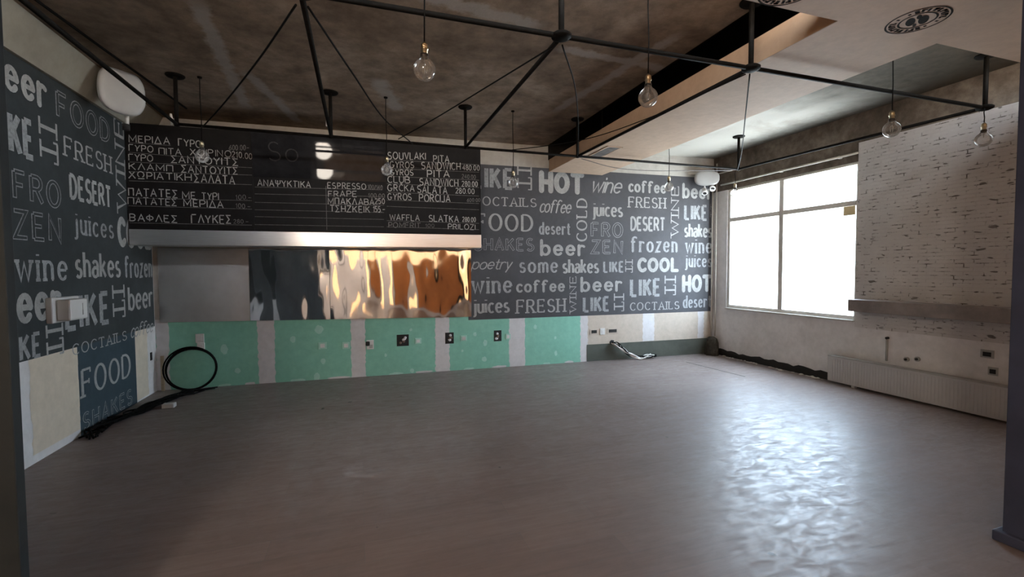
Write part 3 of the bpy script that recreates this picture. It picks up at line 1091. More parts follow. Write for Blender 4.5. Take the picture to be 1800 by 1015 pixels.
def build_shell():
    b = MB()
    b.box((-5.7, -3.5, -0.12), (6.5, 7.4, 0), 'floor')
    structure(b.build('floor'))

    b = MB()
    b.box((-2.68, 1.9, ZC), (2.90, 7.4, ZC + 0.2), 'concrete')
    b.box((2.86, 1.9, ZC + 0.2), (2.90, 7.4, 4.2), 'void_shade')  # black recess lining: shade put into the colour
    b.box((2.86, 1.9, 4.2), (3.95, 7.4, 4.3), 'void_shade')
    structure(b.build('ceiling'))
    b = MB()
    b.box((3.9, 1.9, ZC), (6.5, 7.4, ZC + 0.2), 'bay_ceiling')
    b.box((3.895, 1.9, 3.312), (3.95, 7.4, 4.2), 'void_shade')
    b.box((2.9, 1.85, 3.31), (3.9, 1.9, 4.2), 'void_shade')
    structure(b.build('ceiling'))
    # the lowered cream plasterboard: a strip along the room and a field towards the shop front
    b = MB()
    b.box((2.92, 2.18, ZS), (3.87, 6.86, 3.31), 'soffit')
    b.box((-5.7, -3.4, ZS), (6.14, 2.18, 3.31), 'soffit')
    b.box((2.912, 2.18, ZS), (2.919, 6.86, 3.31), 'fascia')
    structure(b.build('ceiling'))

    # back wall with the exposed green plasterboard below
    b = MB(on_back)
    b.box((-2.75, -0.2, 0), (6.5, 0, ZC + 0.8), 'wall_upper')
    rect(b, -2.53, 3.62, 0, 0.93, 0.001, 'green')
    rect(b, 3.6, 6.13, 0, 0.80, 0.001, 'wall_beige')
    rect(b, 2.93, 3.89, 3.32, 4.2, 0.001, 'void_shade')
    strip(b, -2.53, -2.385, 0, 0.93, 0.0016, 'joint', 0.012, 3)
    for k, (s0, s1) in enumerate(((-1.342, -1.13), (-.131, .066), (1.082, 1.30), (2.257, 2.525), (3.498, 3.635))):
        strip(b, s0, s1, 0, 0.93, 0.0016, 'joint', 0.009, 20 + k, 30)
    strip(b, 4.69, 4.92, 0.29, 0.80, 0.0016, 'joint', 0.008, 40)
    strip(b, 5.83, 5.96, 0.29, 0.80, 0.0016, 'joint', 0.01, 41)
    rect(b, 3.615, 6.13, 0, 0.285, 0.006, 'skirting')
    rng = random.Random(9)
    for k, (s, z, r) in enumerate(((-.6, .04, .05), (-.512, .265, .035), (-.56, .717, .06), (1.865, .406, .035), (1.845, .146, .045), (3.048, .431, .022), (3.058, .175, .028),
                                   (.72, .662, .025), (.73, .041, .03), (-1.75, .5, .05), (-1.6, .2, .04), (1.7, .55, .03), (2.7, .62, .03), (-.9, .6, .04), (.35, .3, .02), (1.5, .3, .02))):
        blob(b, s, z, r, r * rng.uniform(1, 1.6), 0.0022, 'green_pale', 60 + k)
    for k, s in enumerate((-1.75, -1.45, -0.85, -.3, .5, .9, 1.6, 2.1, 2.9, 3.3)):
        blob(b, s, 0.012, rng.uniform(.06, .16), 0.022, 0.0025, 'joint' if k % 2 else 'green_pale', 90 + k)
    structure(b.build('wall_back'))

    # left wall
    b = MB(on_left)
    b.box((2.0, -0.2, 0), (7.3, 0, ZC), 'wall_white')
    strip(b, 4.70, 5.37, 0.07, 0.86, 0.0015, 'filler_beige', 0.012, 71)
    strip(b, 6.53, 6.86, 0.02, 0.86, 0.0015, 'filler_beige', 0.010, 72)
    structure(b.build('wall_left'))
    b = MB(on_left)  # thickened plaster above the mural
    prof = [(0.0, 3.25), (0.035, 3.25), (0.17, ZC), (0.0, ZC)]
    i0 = [b.vert((2.0, d, z)) for d, z in prof]
    i1 = [b.vert((7.13, d, z)) for d, z in prof]
    for k in range(4):
        b.face((i0[k], i0[(k + 1) % 4], i1[(k + 1) % 4], i1[k]), 'wall_plaster')
    b.face(i0[::-1], 'wall_plaster')
    b.face(i1, 'wall_plaster')
    structure(b.build('wall_left'))

    # right wall round the window, brick-clad towards the front
    for mat, y0, y1, z0, z1, d in (('wall_white', 4.27, 7.2, 0, .87, 0), ('concrete_wall', 4.27, 7.2, 2.93, ZC, 0), ('wall_white', 6.50, 7.2, .87, 2.93, 0),
                                   ('wall_white', 1.3, 4.27, 0, .78, 0), ('brick', 1.3, 4.27, .78, 3.16, .012), ('concrete_wall', 1.3, 4.27, 3.16, ZC, 0)):
        b = MB(on_right)
        b.box((y0, -0.3, z0), (y1, d, z1), mat)
        structure(b.build('wall_right'))
    b = MB(on_right)
    rng = random.Random(33)
    n = 26
    top = [(4.55 + (6.8 - 4.55) * k / n, 0.10 + rng.uniform(-.02, .025)) for k in range(n + 1)]
    for k in range(n):
        b.poly([(top[k][0], .004, 0), (top[k + 1][0], .004, 0), (top[k + 1][0], .004, top[k + 1][1]), (top[k][0], .004, top[k][1])], 'dark')
    structure(b.build('baseboard_right'))

    # window in the right wall
    b = MB()
    x0, x1 = 6.155, 6.225
    fr = 'window_frame'
    b.box((x0, 4.27, .87), (x1, 4.305, 2.93), fr)
    b.box((x0, 6.445, .87), (x1, 6.50, 2.93), fr)
    b.box((x0, 4.305, .87), (x1, 6.445, .92), fr)
    b.box((x0, 4.305, 2.895), (x1, 6.445, 2.93), fr)
    b.box((x0 - .004, 5.385, .92), (x1, 5.465, 2.895), fr)
    b.box((x0 - .002, 4.305, 2.365), (x1, 5.385, 2.435), fr)
    b.box((x0 - .002, 5.465, 2.365), (x1, 6.445, 2.435), fr)
    w = structure(b.build('window_1', bevel=0.006))
    for y0, y1, z0, z1 in ((4.305, 5.385, .92, 2.365), (5.465, 6.445, .92, 2.365), (4.305, 5.385, 2.435, 2.895), (5.465, 6.445, 2.435, 2.895)):
        p = MB()
        p.box((6.188, y0 + .003, z0 + .003), (6.192, y1 - .003, z1 - .003), 'pane')
        p.build('pane', w)
    b = MB(on_right)
    b.box((4.28, -0.01, .845), (6.50, .035, .868), 'white_pipe')
    structure(b.build('trim_1', bevel=0.004))

    # shop front behind the viewpoint
    b = MB()
    b.box((-5.7, -3.5, 0), (-1.7, -3.3, ZS), 'wall_white')
    b.box((5.5, -3.5, 0), (6.5, -3.3, ZS), 'wall_white')
    b.box((-1.7, -3.5, 2.85), (5.5, -3.3, ZS), 'wall_white')
    b.box((-1.7, -3.5, 0), (5.5, -3.3, 0.25), 'wall_white')
    b.box((0.72, -3.5, 0.25), (2.9, -3.3, 2.0), 'orange')
    b.box((-1.7, -3.48, 0.25), (-0.75, -3.4, 1.95), 'wall_white')  # unseen infill panels added to cut the bright glass mirrored in the steel
    b.box((0.15, -3.48, 0.25), (0.72, -3.4, 1.95), 'wall_white')
    b.box((2.9, -3.48, 0.25), (3.45, -3.4, 1.95), 'post')
    b.box((4.2, -3.48, 0.25), (5.5, -3.4, 1.95), 'wall_white')
    for x in (-1.7, 0.66, 2.9, 4.2, 5.42):
        b.box((x, -3.44, 0.25), (x + .07, -3.36, 2.85), 'post')
    b.box((-2.2, -5.3, 2.9), (6.0, -3.5, 2.98), 'post')  # awning added out of view to keep high sky off the floor
    f = structure(b.build('wall_front'))
    for x0, x1, z0 in ((-1.63, .66, 1.95), (-.75, .15, .25), (.73, 2.9, 2.0), (2.97, 4.2, 1.95), (3.45, 4.2, .25), (4.27, 5.42, 1.95)):
        b = MB()
        b.box((x0, -3.405, z0), (x1, -3.40, 2.85 if z0 > 1 else 1.95), 'dimming_glass')
        b.build('pane', f)
    b = MB()
    b.box((-5.7, -3.3, 0), (-5.5, 2.1, ZS), 'wall_white')
    b.box((-5.5, 1.99, 0), (-1.19, 2.12, ZS), 'grey_render')
    structure(b.build('wall_side'))
    b = MB()
    b.box((6.14, -3.5, 0), (6.5, 1.3, ZC), 'wall_white')
    structure(b.build('wall_side'))
    # dark steel post at the left edge of the opening and the blue-grey pillar at its right
    b = MB()
    b.box((-1.165, 1.955, 0), (-1.10, 2.0, ZS), 'post')
    structure(b.build('trim_2', bevel=0.004))
    b = MB()
    b.box((3.425, 1.22, 0), (3.80, 1.545, ZS), 'pillar')
    b.box((3.395, 1.19, 0), (3.83, 1.575, 0.06), 'pillar')
    structure(b.build('trim_3', bevel=0.008))


build_shell()


# ------------------------------------------------------------------ murals
def build_murals():
    b = MB(on_back)
    b.box((1.60, 0.0, 0.775), (6.125, 0.003, 3.19), 'mural')
    m = b.build('wall_mural')
    tag(m, 'charcoal mural of white painted words on the back wall, right of the menu board', 'mural')
    l = MB(on_back)
    for t, st, s0, s1, z0, z1, rot, kind in BACK_WORDS:
        if kind == 'x':
            z1 = z0 + (z1 - z0) / X
        draw_word(l, t, st, s0, min(s1, 6.12), z0, z1, rot, 0.0042, 'chalk_worn' if st in ('outline', 'slab', 'slabl') else 'chalk')
    l.build('lettering', m)
    b = MB(on_left)
    b.box((2.15, 0.0, 0.85), (7.09, 0.003, 3.25), 'mural_shaded')
    b.box((5.37, 0.0, 0.0), (6.53, 0.003, 0.85), 'mural_teal')
    m = b.build('wall_mural')
    tag(m, 'shade-darkened bluish mural of white painted words on the left wall', 'mural')
    l = MB(on_left)
    for t, st, s0, s1, z0, z1, rot, kind in LEFT_WORDS:
        if kind == 'x':
            z1 = z0 + (z1 - z0) / X
        s1 = min(s1, 7.07)
        draw_word(l, t, st, s0, s1, z0, z1, rot, 0.0042, 'chalk_worn' if st in ('outline', 'slab', 'slabl') else 'chalk', 'mural_teal' if z1 < .8 else 'mural_shaded')
    l.build('lettering', m)


build_murals()


# ------------------------------------------------------------------ menu board over the counter, steel below
def build_menu():
    root = empty('menu_board', on_hood(-0.43, 0, 1.86), 'long black chalk menu board with a steel lower edge, projecting above the steel sheets', 'menu board')
    sL, sR, zb, zt = -2.515, 1.645, 2.05, 3.265
    b = MB(on_hood)
    b.box((sL, -0.62, 1.90), (sR, -0.012, zt - .01), 'board')
    under(root, b.build('casing'))
    b = MB(on_hood)
    b.box((sL, -0.012, 1.865), (sR, 0.014, zb - .002), 'steel_lip')
    b.box((sL, -0.30, 1.865), (sR, -0.012, 1.878), 'steel_lip')
    under(root, b.build('steel_edge', bevel=0.004))

    def panel(s0, s1, z0, z1, mat, t0=0.0, t1=0.0):
        b = MB(on_hood)
        f = [(s0, t0, z0), (s1, t0, z0), (s1, t1, z1), (s0, t1, z1)]
        k = [(s0, -.011, z0), (s1, -.011, z0), (s1, -.011, z1), (s0, -.011, z1)]
        b.poly(f, mat)
        b.poly(k[::-1], mat)
        for i in range(4):
            j = (i + 1) % 4
            b.poly([f[i], k[i], k[j], f[j]], mat)
        return under(root, b.build('panel'))

    a, c = -1.219, 0.355
    parts = [(panel(sL, a - .002, zb, zt, 'board'), sL, a), (panel(a, c, zb, 2.718, 'board'), a, c), (panel(c + .002, sR, zb, zt, 'board'), c, sR)]
    up = panel(a, c, 2.852, zt, 'board_gloss', 0.004, 0.004 + (zt - 2.852) * 0.133)
    panel(a, c, 2.720, 2.850, 'board_gloss', 0.004, 0.004 + 0.130 * 0.098)
    for p, s0, s1 in parts:
        l = MB(on_hood)
        for t, kind, w0, w1, z0, z1, h in MENU_WORDS:
            if s0 <= (w0 + w1) / 2 < s1:
                draw_chalk(l, t, w0, w1, z0, z1, h, 'chalk_line' if kind == 'chalk' else 'chalk_faint')
        for x0, z0, x1, z1 in MENU_RULES:
            if s0 <= (x0 + x1) / 2 < s1:
                ribbon(l, [(x0, z0), (x1, z1)], lambda dx, dz: 0.005, M['chalk_faint'], 0.0015, False)
        if s0 == a:
            ribbon(l, [(-.385, 2.64), (-.385, 2.08)], lambda dx, dz: 0.005, M['chalk_faint'], 0.0015, False)
        o = l.build('chalk_writing')
        o.parent = p
    g = MB(lambda s, d, z: on_hood(s, d + 0.004 + (z - 2.852) * 0.133, z))
    draw_chalk(g, 'So', -1.03, -.70, 2.93, 2.92, 0.22, 'chalk_ghost', 0.002)
    o = g.build('chalk_writing')
    o.parent = up


build_menu()


def build_steel():
    from mathutils import noise as mn
    root = empty('steel_backsplash', on_back(-0.42, 0, 0.85), 'row of rippled mirror steel sheets on the back wall under the menu board', 'backsplash')
    for k, (s0, s1, amp) in enumerate(((-2.47, -1.425, .25), (-1.42, -.402, 1.0), (-.398, 1.645, 1.0))):
        b = MB(on_back)
        nx, nz = int((s1 - s0) / 0.02), 48
        idx = []
        for j in range(nz + 1):
            row = []
            for i in range(nx + 1):
                s = s0 + (s1 - s0) * i / nx
                zlo = 0.895 - 0.0165 * (s + 2.48)
                z = zlo + (1.86 - zlo) * j / nz
                h = mn.noise(Vector((s * 5.2, z * 1.9, 3.1 + k))) * 0.0075 + mn.noise(Vector((s * 10.5, z * 4.2, 8.3))) * 0.0018
                e = min(1, min(s - s0, s1 - s) / 0.05 + .1)
                row.append(b.vert((s, 0.016 + h * amp * max(0.1, e), z)))
            idx.append(row)
        for j in range(nz):
            for i in range(nx):
                b.face((idx[j][i], idx[j][i + 1], idx[j + 1][i + 1], idx[j + 1][i]), 'steel' if k else 'steel_dull', True)
        under(root, b.build('steel_sheet'))


build_steel()


# ------------------------------------------------------------------ pipe frame under the ceiling
RX = (-1.73, -0.27, 1.26, 2.81, 5.61)      # along the front rail
RXB = (-1.73, -0.27, 1.26, 2.77, 5.45)     # along the rear rail
RY = (2.76, 5.56)
ZP = 3.05


def build_frame():
    root = empty('pipe_grid', (1.26, 4.16, ZP), 'black iron pipe grid hung from the ceiling by short posts', 'pipe frame')
    for x, xb in zip(RX, RXB):
        b = MB()
        b.tube([(x, RY[0], ZP), (xb, RY[1], ZP)], 0.0165, 'black_iron', 10)
        under(root, b.build('rail'))
    for y in RY:
        b = MB()
        xs = RX if y == RY[0] else RXB
        b.tube([(xs[0], y, ZP), (xs[-1], y, ZP)], 0.0165, 'black_iron', 10)
        under(root, b.build('rail'))
    for xf, xb in zip(RX, RXB):
        for y in RY:
            x = xf if y == RY[0] else xb
            b = MB()
            b.tube([(x, y, ZP), (x, y, ZC - .008)], 0.019, 'black_iron', 10)
            p = under(root, b.build('post'))
            b = MB()
            b.lathe([(0, 0), (.075, .001), (.085, .010), (.085, .018), (0, .019)], 'black_iron', 24, (x, y, ZC - 0.021))
            f = b.build('flange')
            f.parent = p
            b = MB()
            if y == RY[0]:
                b.lathe([(0, -.026), (.035, -.024), (.064, -.010), (.066, .006), (.05, .018), (.022, .026), (0, .026)], 'black_iron', 24, (x, y, ZP))
            else:
                b.lathe([(0, -.024), (.022, -.020), (.027, 0), (.022, .022), (0, .026)], 'black_iron', 16, (x, y, ZP))
            f = b.build('hub')
            f.parent = p
    for x, y, z0, z1 in ((-1.765, 5.53, 3.03, 3.14), (-.315, 5.6, 3.17, 3.32)):
        b = MB()
        b.tube([(x, y, z0), (x + .004, y, (z0 + z1) / 2), (x - .004, y, z1)], 0.011, 'white_cable', 8)
        under(root, b.build('white_sleeve'))


build_frame()


# ------------------------------------------------------------------ bare-bulb pendants
def make_pendant(cord_len, seg=28):
    """origin at the bulb's centre; returns the root with cord, socket (> ring), bulb (> filament)"""
    root = bpy.data.objects.new('pendant_lamp', None)
    root.empty_display_size = 0.1
    COL.objects.link(root)
    b = MB()
    b.lathe([(0, .088), (.014, .087), (.019, .092), (.019, .112), (.023, .114), (.023, .120), (.019, .123), (.0205, .126), (.0205, .140), (.019, .143), (.013, .150), (.006, .158), (0, .158)], 'brass', 20)
    s = b.build('lamp_socket', root)
    b = MB()
    b.lathe([(.0192, .066), (.0235, .069), (.0235, .088), (.0192, .091)], 'socket', 20)
    b.build('socket_ring', s)
    b = MB()
    pr = [(0, -.065)]
    for k in range(1, 15):
        a = -90 + k * 10.6
        pr.append((.065 * math.cos(math.radians(a)), .065 * math.sin(math.radians(a))))
    pr += [(.027, .066), (.020, .076), (.018, .092)]
    b.lathe(pr, 'glass', seg)
    g = b.build('bulb', root)
    b = MB()
    b.lathe([(0, .085), (.010, .08), (.006, .05), (.004, .02), (0, .018)], 'glass', 10)
    for k in range(4):
        a = 2 * PI * k / 4
        c, d = math.cos(a), math.sin(a)
        b.tube([(.004 * c, .004 * d, .03), (.016 * c, .016 * d, .022), (.010 * c, .010 * d, -.020)], .0006, 'wire', 4)
    b.build('filament', g)
    return root


def build_pendants():
    first = None
    specs = [
        ((0.382, 2.735, 2.714), ZC, 'clear globe bulb pendant hanging near the viewer, left of the post with the round hub'),
        ((1.895, 2.735, 2.724), ZC, 'clear globe bulb pendant hanging in front of the cream bulkhead edge'),
        ((4.31, 2.735, 2.724), ZC, 'clear globe bulb pendant hanging in front of the concrete band above the window corner'),
        ((5.555, 2.735, 2.742), 3.03, 'clear globe bulb pendant hanging over the white brick wall, furthest right'),
        ((-1.51, 5.535, 2.735), ZC, 'clear globe bulb pendant hanging before the left part of the menu board'),
        ((0.325, 5.535, 2.71), ZC, 'clear globe bulb pendant hanging before the right part of the menu board'),
        ((1.86, 5.53, 2.645), ZC, 'clear globe bulb pendant hanging before the back wall mural just right of the menu board'),
        ((4.19, 5.535, 2.712), ZC, 'clear globe bulb pendant hanging before the vertical word on the back wall mural'),
        ((5.43, 5.60, 2.69), 3.035, 'clear globe bulb pendant hanging in front of the window'),
    ]
    for (x, y, z), top, label in specs:
        if first is None:
            r = first = make_pendant(1)
        else:
            r = first.copy()
            COL.objects.link(r)
            for ch in first.children:
                if ch.name.startswith('cord') or ch.name.startswith('ceiling'):
                    continue
                c = ch.copy()
                COL.objects.link(c)
                c.parent = r
                for g in ch.children:
                    e = g.copy()
                    COL.objects.link(e)
                    e.parent = c
        r.location = (x, y, z)
        tag(r, label, 'pendant lamp', 'bare bulb pendants under the ceiling')
        ln = top - z
        b = MB()
        b.tube([(0, 0, .156), (.004, 0, .156 + (ln - .156) * .35), (-.003, .002, .156 + (ln - .156) * .7), (0, 0, ln)], 0.0042, 'black_cable', 6)
        b.build('cord', r)
        if top == ZC:
            b = MB()
            b.lathe([(0, ln - .016), (.02, ln - .014), (.022, ln - .004), (.022, ln), (0, ln)], 'black_iron', 14)
            b.build('ceiling_hook', r)


build_pendants()


def cable(name, ctrl, r, mat, label, cat='cable', n=8, group=None):
    b = MB()
    b.tube(curve_pts(ctrl, n), r, mat, 6)
    o = b.build(name, loc=ctrl[0])
    return tag(o, label, cat, group)


def build_cables():
    cable('loose_cable', [(-.30, 2.80, 3.0), (-.62, 3.55, 2.985), (-1.08, 4.6, 3.0), (-1.5, 5.53, 3.03)], .0062, 'black_cable',
          'thin black cable slung leftward from the near pipe joint to the leftmost bulb')
    cable('loose_cable', [(-.24, 2.80, 3.0), (-.02, 3.6, 2.99), (.25, 4.6, 3.0), (.62, 5.52, 3.03)], .0062, 'black_cable',
          'thin black cable slung rightward from the near pipe joint to the menu board end')
    cable('loose_cable', [(1.24, 2.79, 3.01), (1.02, 3.6, 3.03), (.74, 4.6, 3.05), (.46, 5.53, 3.075)], .006, 'black_cable',
          'thin black cable slung from the round hub back to the top of the menu board')
    cable('loose_cable', [(1.28, 2.79, 3.01), (1.72, 3.5, 3.06), (2.2, 4.4, 3.06), (2.74, 5.5, 3.04)], .0055, 'black_cable',
          'thin black cable hanging almost straight below the round hub')
    cable('loose_cable', [(2.80, 2.80, 3.02), (2.62, 3.8, 2.98), (2.35, 4.7, 2.99), (1.72, 5.53, 3.03)], .005, 'black_cable',
          'thin black cable slung along the cream bulkhead to the rail right of the menu board')
    cable('loose_cable', [(2.83, 2.79, 3.02), (3.6, 3.6, 2.99), (4.6, 4.65, 2.99), (5.42, 5.55, 3.03)], .006, 'black_cable',
          'thin black cable running across the cream bulkhead down to the bulb before the window')
    cable('loose_cable', [(2.84, 5.59, 3.03), (3.35, 5.595, 2.945), (3.95, 5.595, 2.94), (4.7, 5.595, 2.99), (5.36, 5.59, 3.03)], .0045, 'grey_cable',
          'thin grey cable sagging under the rear rail in front of the back wall mural')
    b = MB()
    b.tube(curve_pts([(-2.20, 4.2, ZC - .012), (-2.10, 5.2, ZC - .012), (-2.02, 5.9, ZC - .012), (-1.95, 6.6, ZC - .012)], 6), .012, 'black_cable', 6)
    tag(b.build('ceiling_cable', loc=(-2.2, 4.2, ZC - .012)), 'black cable clipped along the concrete ceiling beside the left wall', 'cable')

    # black coil leaning on the back wall
    b = MB(on_back)
    for q, (cs, cz, rs, rz, d0) in enumerate(((-2.125, .285, .30, .275, .06), (-2.10, .275, .285, .262, .075), (-2.112, .280, .292, .268, .045))):
        pts = []
        for k in range(40):
            a = 2 * PI * k / 40
            pts.append((cs + rs * math.cos(a), d0 + .035 * (1 - math.sin(a)), cz + rz * math.sin(a)))
        b.tube(pts, .0105, 'black_cable', 6, closed=True)
    o = b.build('cable_coil', loc=on_back(-2.12, .08, .02))
    tag(o, 'big loop of black cable leaning against the green wall in the left corner', 'cable coil')
    b = MB(on_back)
    b.box((-2.47, .02, 0), (-2.435, .05, .46), 'batten')
    tag(b.build('wooden_batten', bevel=.003, loc=on_back(-2.45, .03, 0)), 'short bare wooden batten standing in the left corner beside the cable loop', 'batten')
    # black bundle along the left wall
    root = empty('cable_bundle', (-2.36, 6.1, 0), 'tangle of black cables lying on the floor along the left wall', 'cable bundle')
    rng = random.Random(4)
    base = [(-1.88, 6.93), (-2.08, 6.76), (-2.20, 6.5), (-2.28, 6.25), (-2.36, 5.98), (-2.43, 5.68), (-2.47, 5.42), (-2.44, 5.22)]
    for k in range(13):
        st = rng.choice((0, 0, 1, 2))
        en = rng.choice((8, 8, 7, 6))
        pts = [(x + rng.uniform(-.06, .10), y + rng.uniform(-.06, .06), .012 + rng.uniform(0, .045) * (1 if 0 < i < 7 else .2)) for i, (x, y) in enumerate(base)][st:en]
        pts = [(max(p[0], XL + .02), p[1], p[2]) for p in pts]
        b = MB()
        b.tube(curve_pts(pts, 6), .009, 'black_cable', 6)
        under(root, b.build('cable'))
    b = MB()
    b.box((-2.15, 6.13, 0), (-2.03, 6.22, .05), 'plastic')
    tag(b.build('cable_connector', bevel=.008, loc=(-2.09, 6.175, 0)), 'small white plastic connector lying beside the black cable tangle', 'connector')

    # pale cables spilling out of the wall at the right
    root = empty('cable_bundle', on_back(4.45, .1, 0), 'bundle of white and black cables spilling from the wall hole over the grey skirting', 'cable bundle')
    rng = random.Random(8)
    base = [(4.085, .0, .30), (4.13, .06, .285), (4.26, .09, .165), (4.40, .10, .06), (4.56, .12, .02), (4.72, .13, .045), (4.86, .12, .03)]
    for k in range(9):
        white = k < 5
        pts = [(s + rng.uniform(-.03, .03), max(.024, d + rng.uniform(-.03, .05)), max(.013, z + rng.uniform(-.025, .045))) for s, d, z in base]
        pts[0] = (base[0][0] + rng.uniform(-.02, .02), .022, base[0][2] + rng.uniform(-.02, .015))
        b = MB(on_back)
        b.tube([tuple(p) for p in curve_pts(pts[:rng.choice((5, 6, 7, 7))], 6)], .0115 if white else .008, 'white_cable' if white else 'black_cable', 6)
        under(root, b.build('cable'))
    b = MB(on_back)
    b.box((4.80, .05, .02), (4.90, .11, .065), 'black_cable')
    under(root, b.build('plug', bevel=.006))


build_cables()


# ------------------------------------------------------------------ fittings on the back wall
def build_back_fittings():
    rng = random.Random(2)
    for s, z, w, label in ((.601, .508, .088, 'open dark socket box in the green wall, leftmost of the three'),
                           (1.301, .508, .066, 'open dark socket box in the pale joint strip, middle of the three'),
                           (2.068, .508, .062, 'open dark socket box in the green wall, rightmost of the three')):
        root = empty('socket_box', on_back(s, 0, z), label, 'socket box', 'open socket boxes in the green wall')
        b = MB(on_back)
        h = .086
        b.box((s - w, .0, z - h), (s + w, .004, z + h), 'dark')
        under(root, b.build('back_box'))
        b = MB(on_back)
        for k in range(5):
            cs, cz = s + rng.uniform(-.45, .45) * w, z + rng.uniform(-.5, .5) * h
            b.lathe([(0, -.02), (.016, -.015), (.022, 0), (.014, .016), (0, .02)], 'rust' if k % 2 else 'joint', 8, (cs, .006, cz), 1, .3)
        under(root, b.build('loose_wires'))
    for s, z, w, h, label in ((-.515, .486, .055, .05, 'white socket plate low on the green wall, first right of the first joint strip'),
                              (-.20, .472, .050, .05, 'white socket plate on the green wall just left of the second joint strip'),
                              (.826, .487, .048, .045, 'white socket plate just right of the leftmost dark socket box'),
                              (1.522, .495, .05, .045, 'white socket plate just right of the middle dark socket box'),
                              (2.239, .488, .04, .045, 'white socket plate just right of the rightmost dark socket box'),
                              (-2.03, .665, .05, .06, 'white socket plate above the black cable loop'),
                              (-2.02, .56, .045, .045, 'white socket plate right behind the top of the black cable loop'),
                              (3.905, .497, .045, .055, 'white socket plate on the beige wall between two black slots')):
        root = empty('socket_plate', on_back(s, 0, z), label, 'socket plate', 'white socket plates on the back wall')
        b = MB(on_back)
        b.box((s - w, .0, z - h), (s + w, .012, z + h), 'green_pale' if s < 3 and s > -2 else 'plastic')
        p = under(root, b.build('plate', bevel=.004))
        b = MB(on_back)
        b.box((s - w * .55, .010, z - h * .55), (s + w * .55, .016, z + h * .55), 'plastic')
        under(root, b.build('insert', bevel=.003))
    root = empty('socket_box', on_back(.13, 0, .47), 'double metal socket box on the edge of the joint strip, its left half open', 'socket box')
    b = MB(on_back)
    b.box((.085, 0, .40), (.185, .02, .535), 'plastic')
    under(root, b.build('cover', bevel=.004))
    b = MB(on_back)
    b.lathe([(0, -.035), (.028, -.03), (.03, .0), (.028, .03), (0, .035)], 'dark', 14, (.10, .021, .485), 1, .25)
    b.box((.12, .02, .42), (.17, .024, .47), 'plastic_grey')
    under(root, b.build('insert'))
    for s, w, label in ((3.75, .05, 'black slot socket on the beige wall, nearest the green boards'), (4.10, .075, 'black slot socket on the beige wall above the pale cable bundle')):
        root = empty('slot_socket', on_back(s, 0, .5), label, 'socket', 'black slot sockets on the beige wall')
        b = MB(on_back)
        b.box((s - w - .03, 0, .45), (s + w + .03, .008, .55), 'wall_beige')
        under(root, b.build('plate', bevel=.003))
        b = MB(on_back)
        b.box((s - w, .006, .472), (s + w, .010, .525), 'dark')
        under(root, b.build('slot'))
    # the hole the pale cables come from
    b = MB(on_back)
    blob(b, 4.085, .30, .05, .045, .0075, 'dark', 5)
    b.build('cable_hole', bpy.data.objects['wall_back'])


build_back_fittings()


def squircle(n, a, b, p=2.6):
    out = []
    for k in range(n):
        t = 2 * PI * k / n
        c, s = math.cos(t), math.sin(t)
        out.append((a * math.copysign(abs(c) ** (2 / p), c), b * math.copysign(abs(s) ** (2 / p), s)))
    return out


def wall_fixture(loc, normal, w, h, depth, label, spots):
    n = Vector(normal).normalized()
    r = Vector((0, 0, 1)).cross(n)

    def tf(x, d, z):
        return Vector(loc) + r * x + n * d + Vector((0, 0, z))
    root = empty('wall_fixture', loc, label, 'wall fixture')

    def shell(layers, mat, name, p):
        b = MB(tf)
        rings = []
        for d, k in layers:
            rings.append([b.vert((x, d, z)) for x, z in squircle(36, w / 2 * k, h / 2 * k, p)])
        for A_, B_ in zip(rings, rings[1:]):
            for j in range(36):
                b.face((A_[j], A_[(j + 1) % 36], B_[(j + 1) % 36], B_[j]), mat, True)
        b.face(rings[-1], mat, True)
        b.face(rings[0][::-1], mat)
        return under(root, b.build(name))
    shell([(-depth, .62), (-depth * .6, .86), (-.02, .97), (-.004, 1.0)], 'plastic_aged', 'housing', 2.6)
    shell([(-.003, .985), (.012, .98), (.024, .93), (.030, .80), (.032, .4)], 'plastic_aged', 'front_cover', 2.6)
    return root, tf


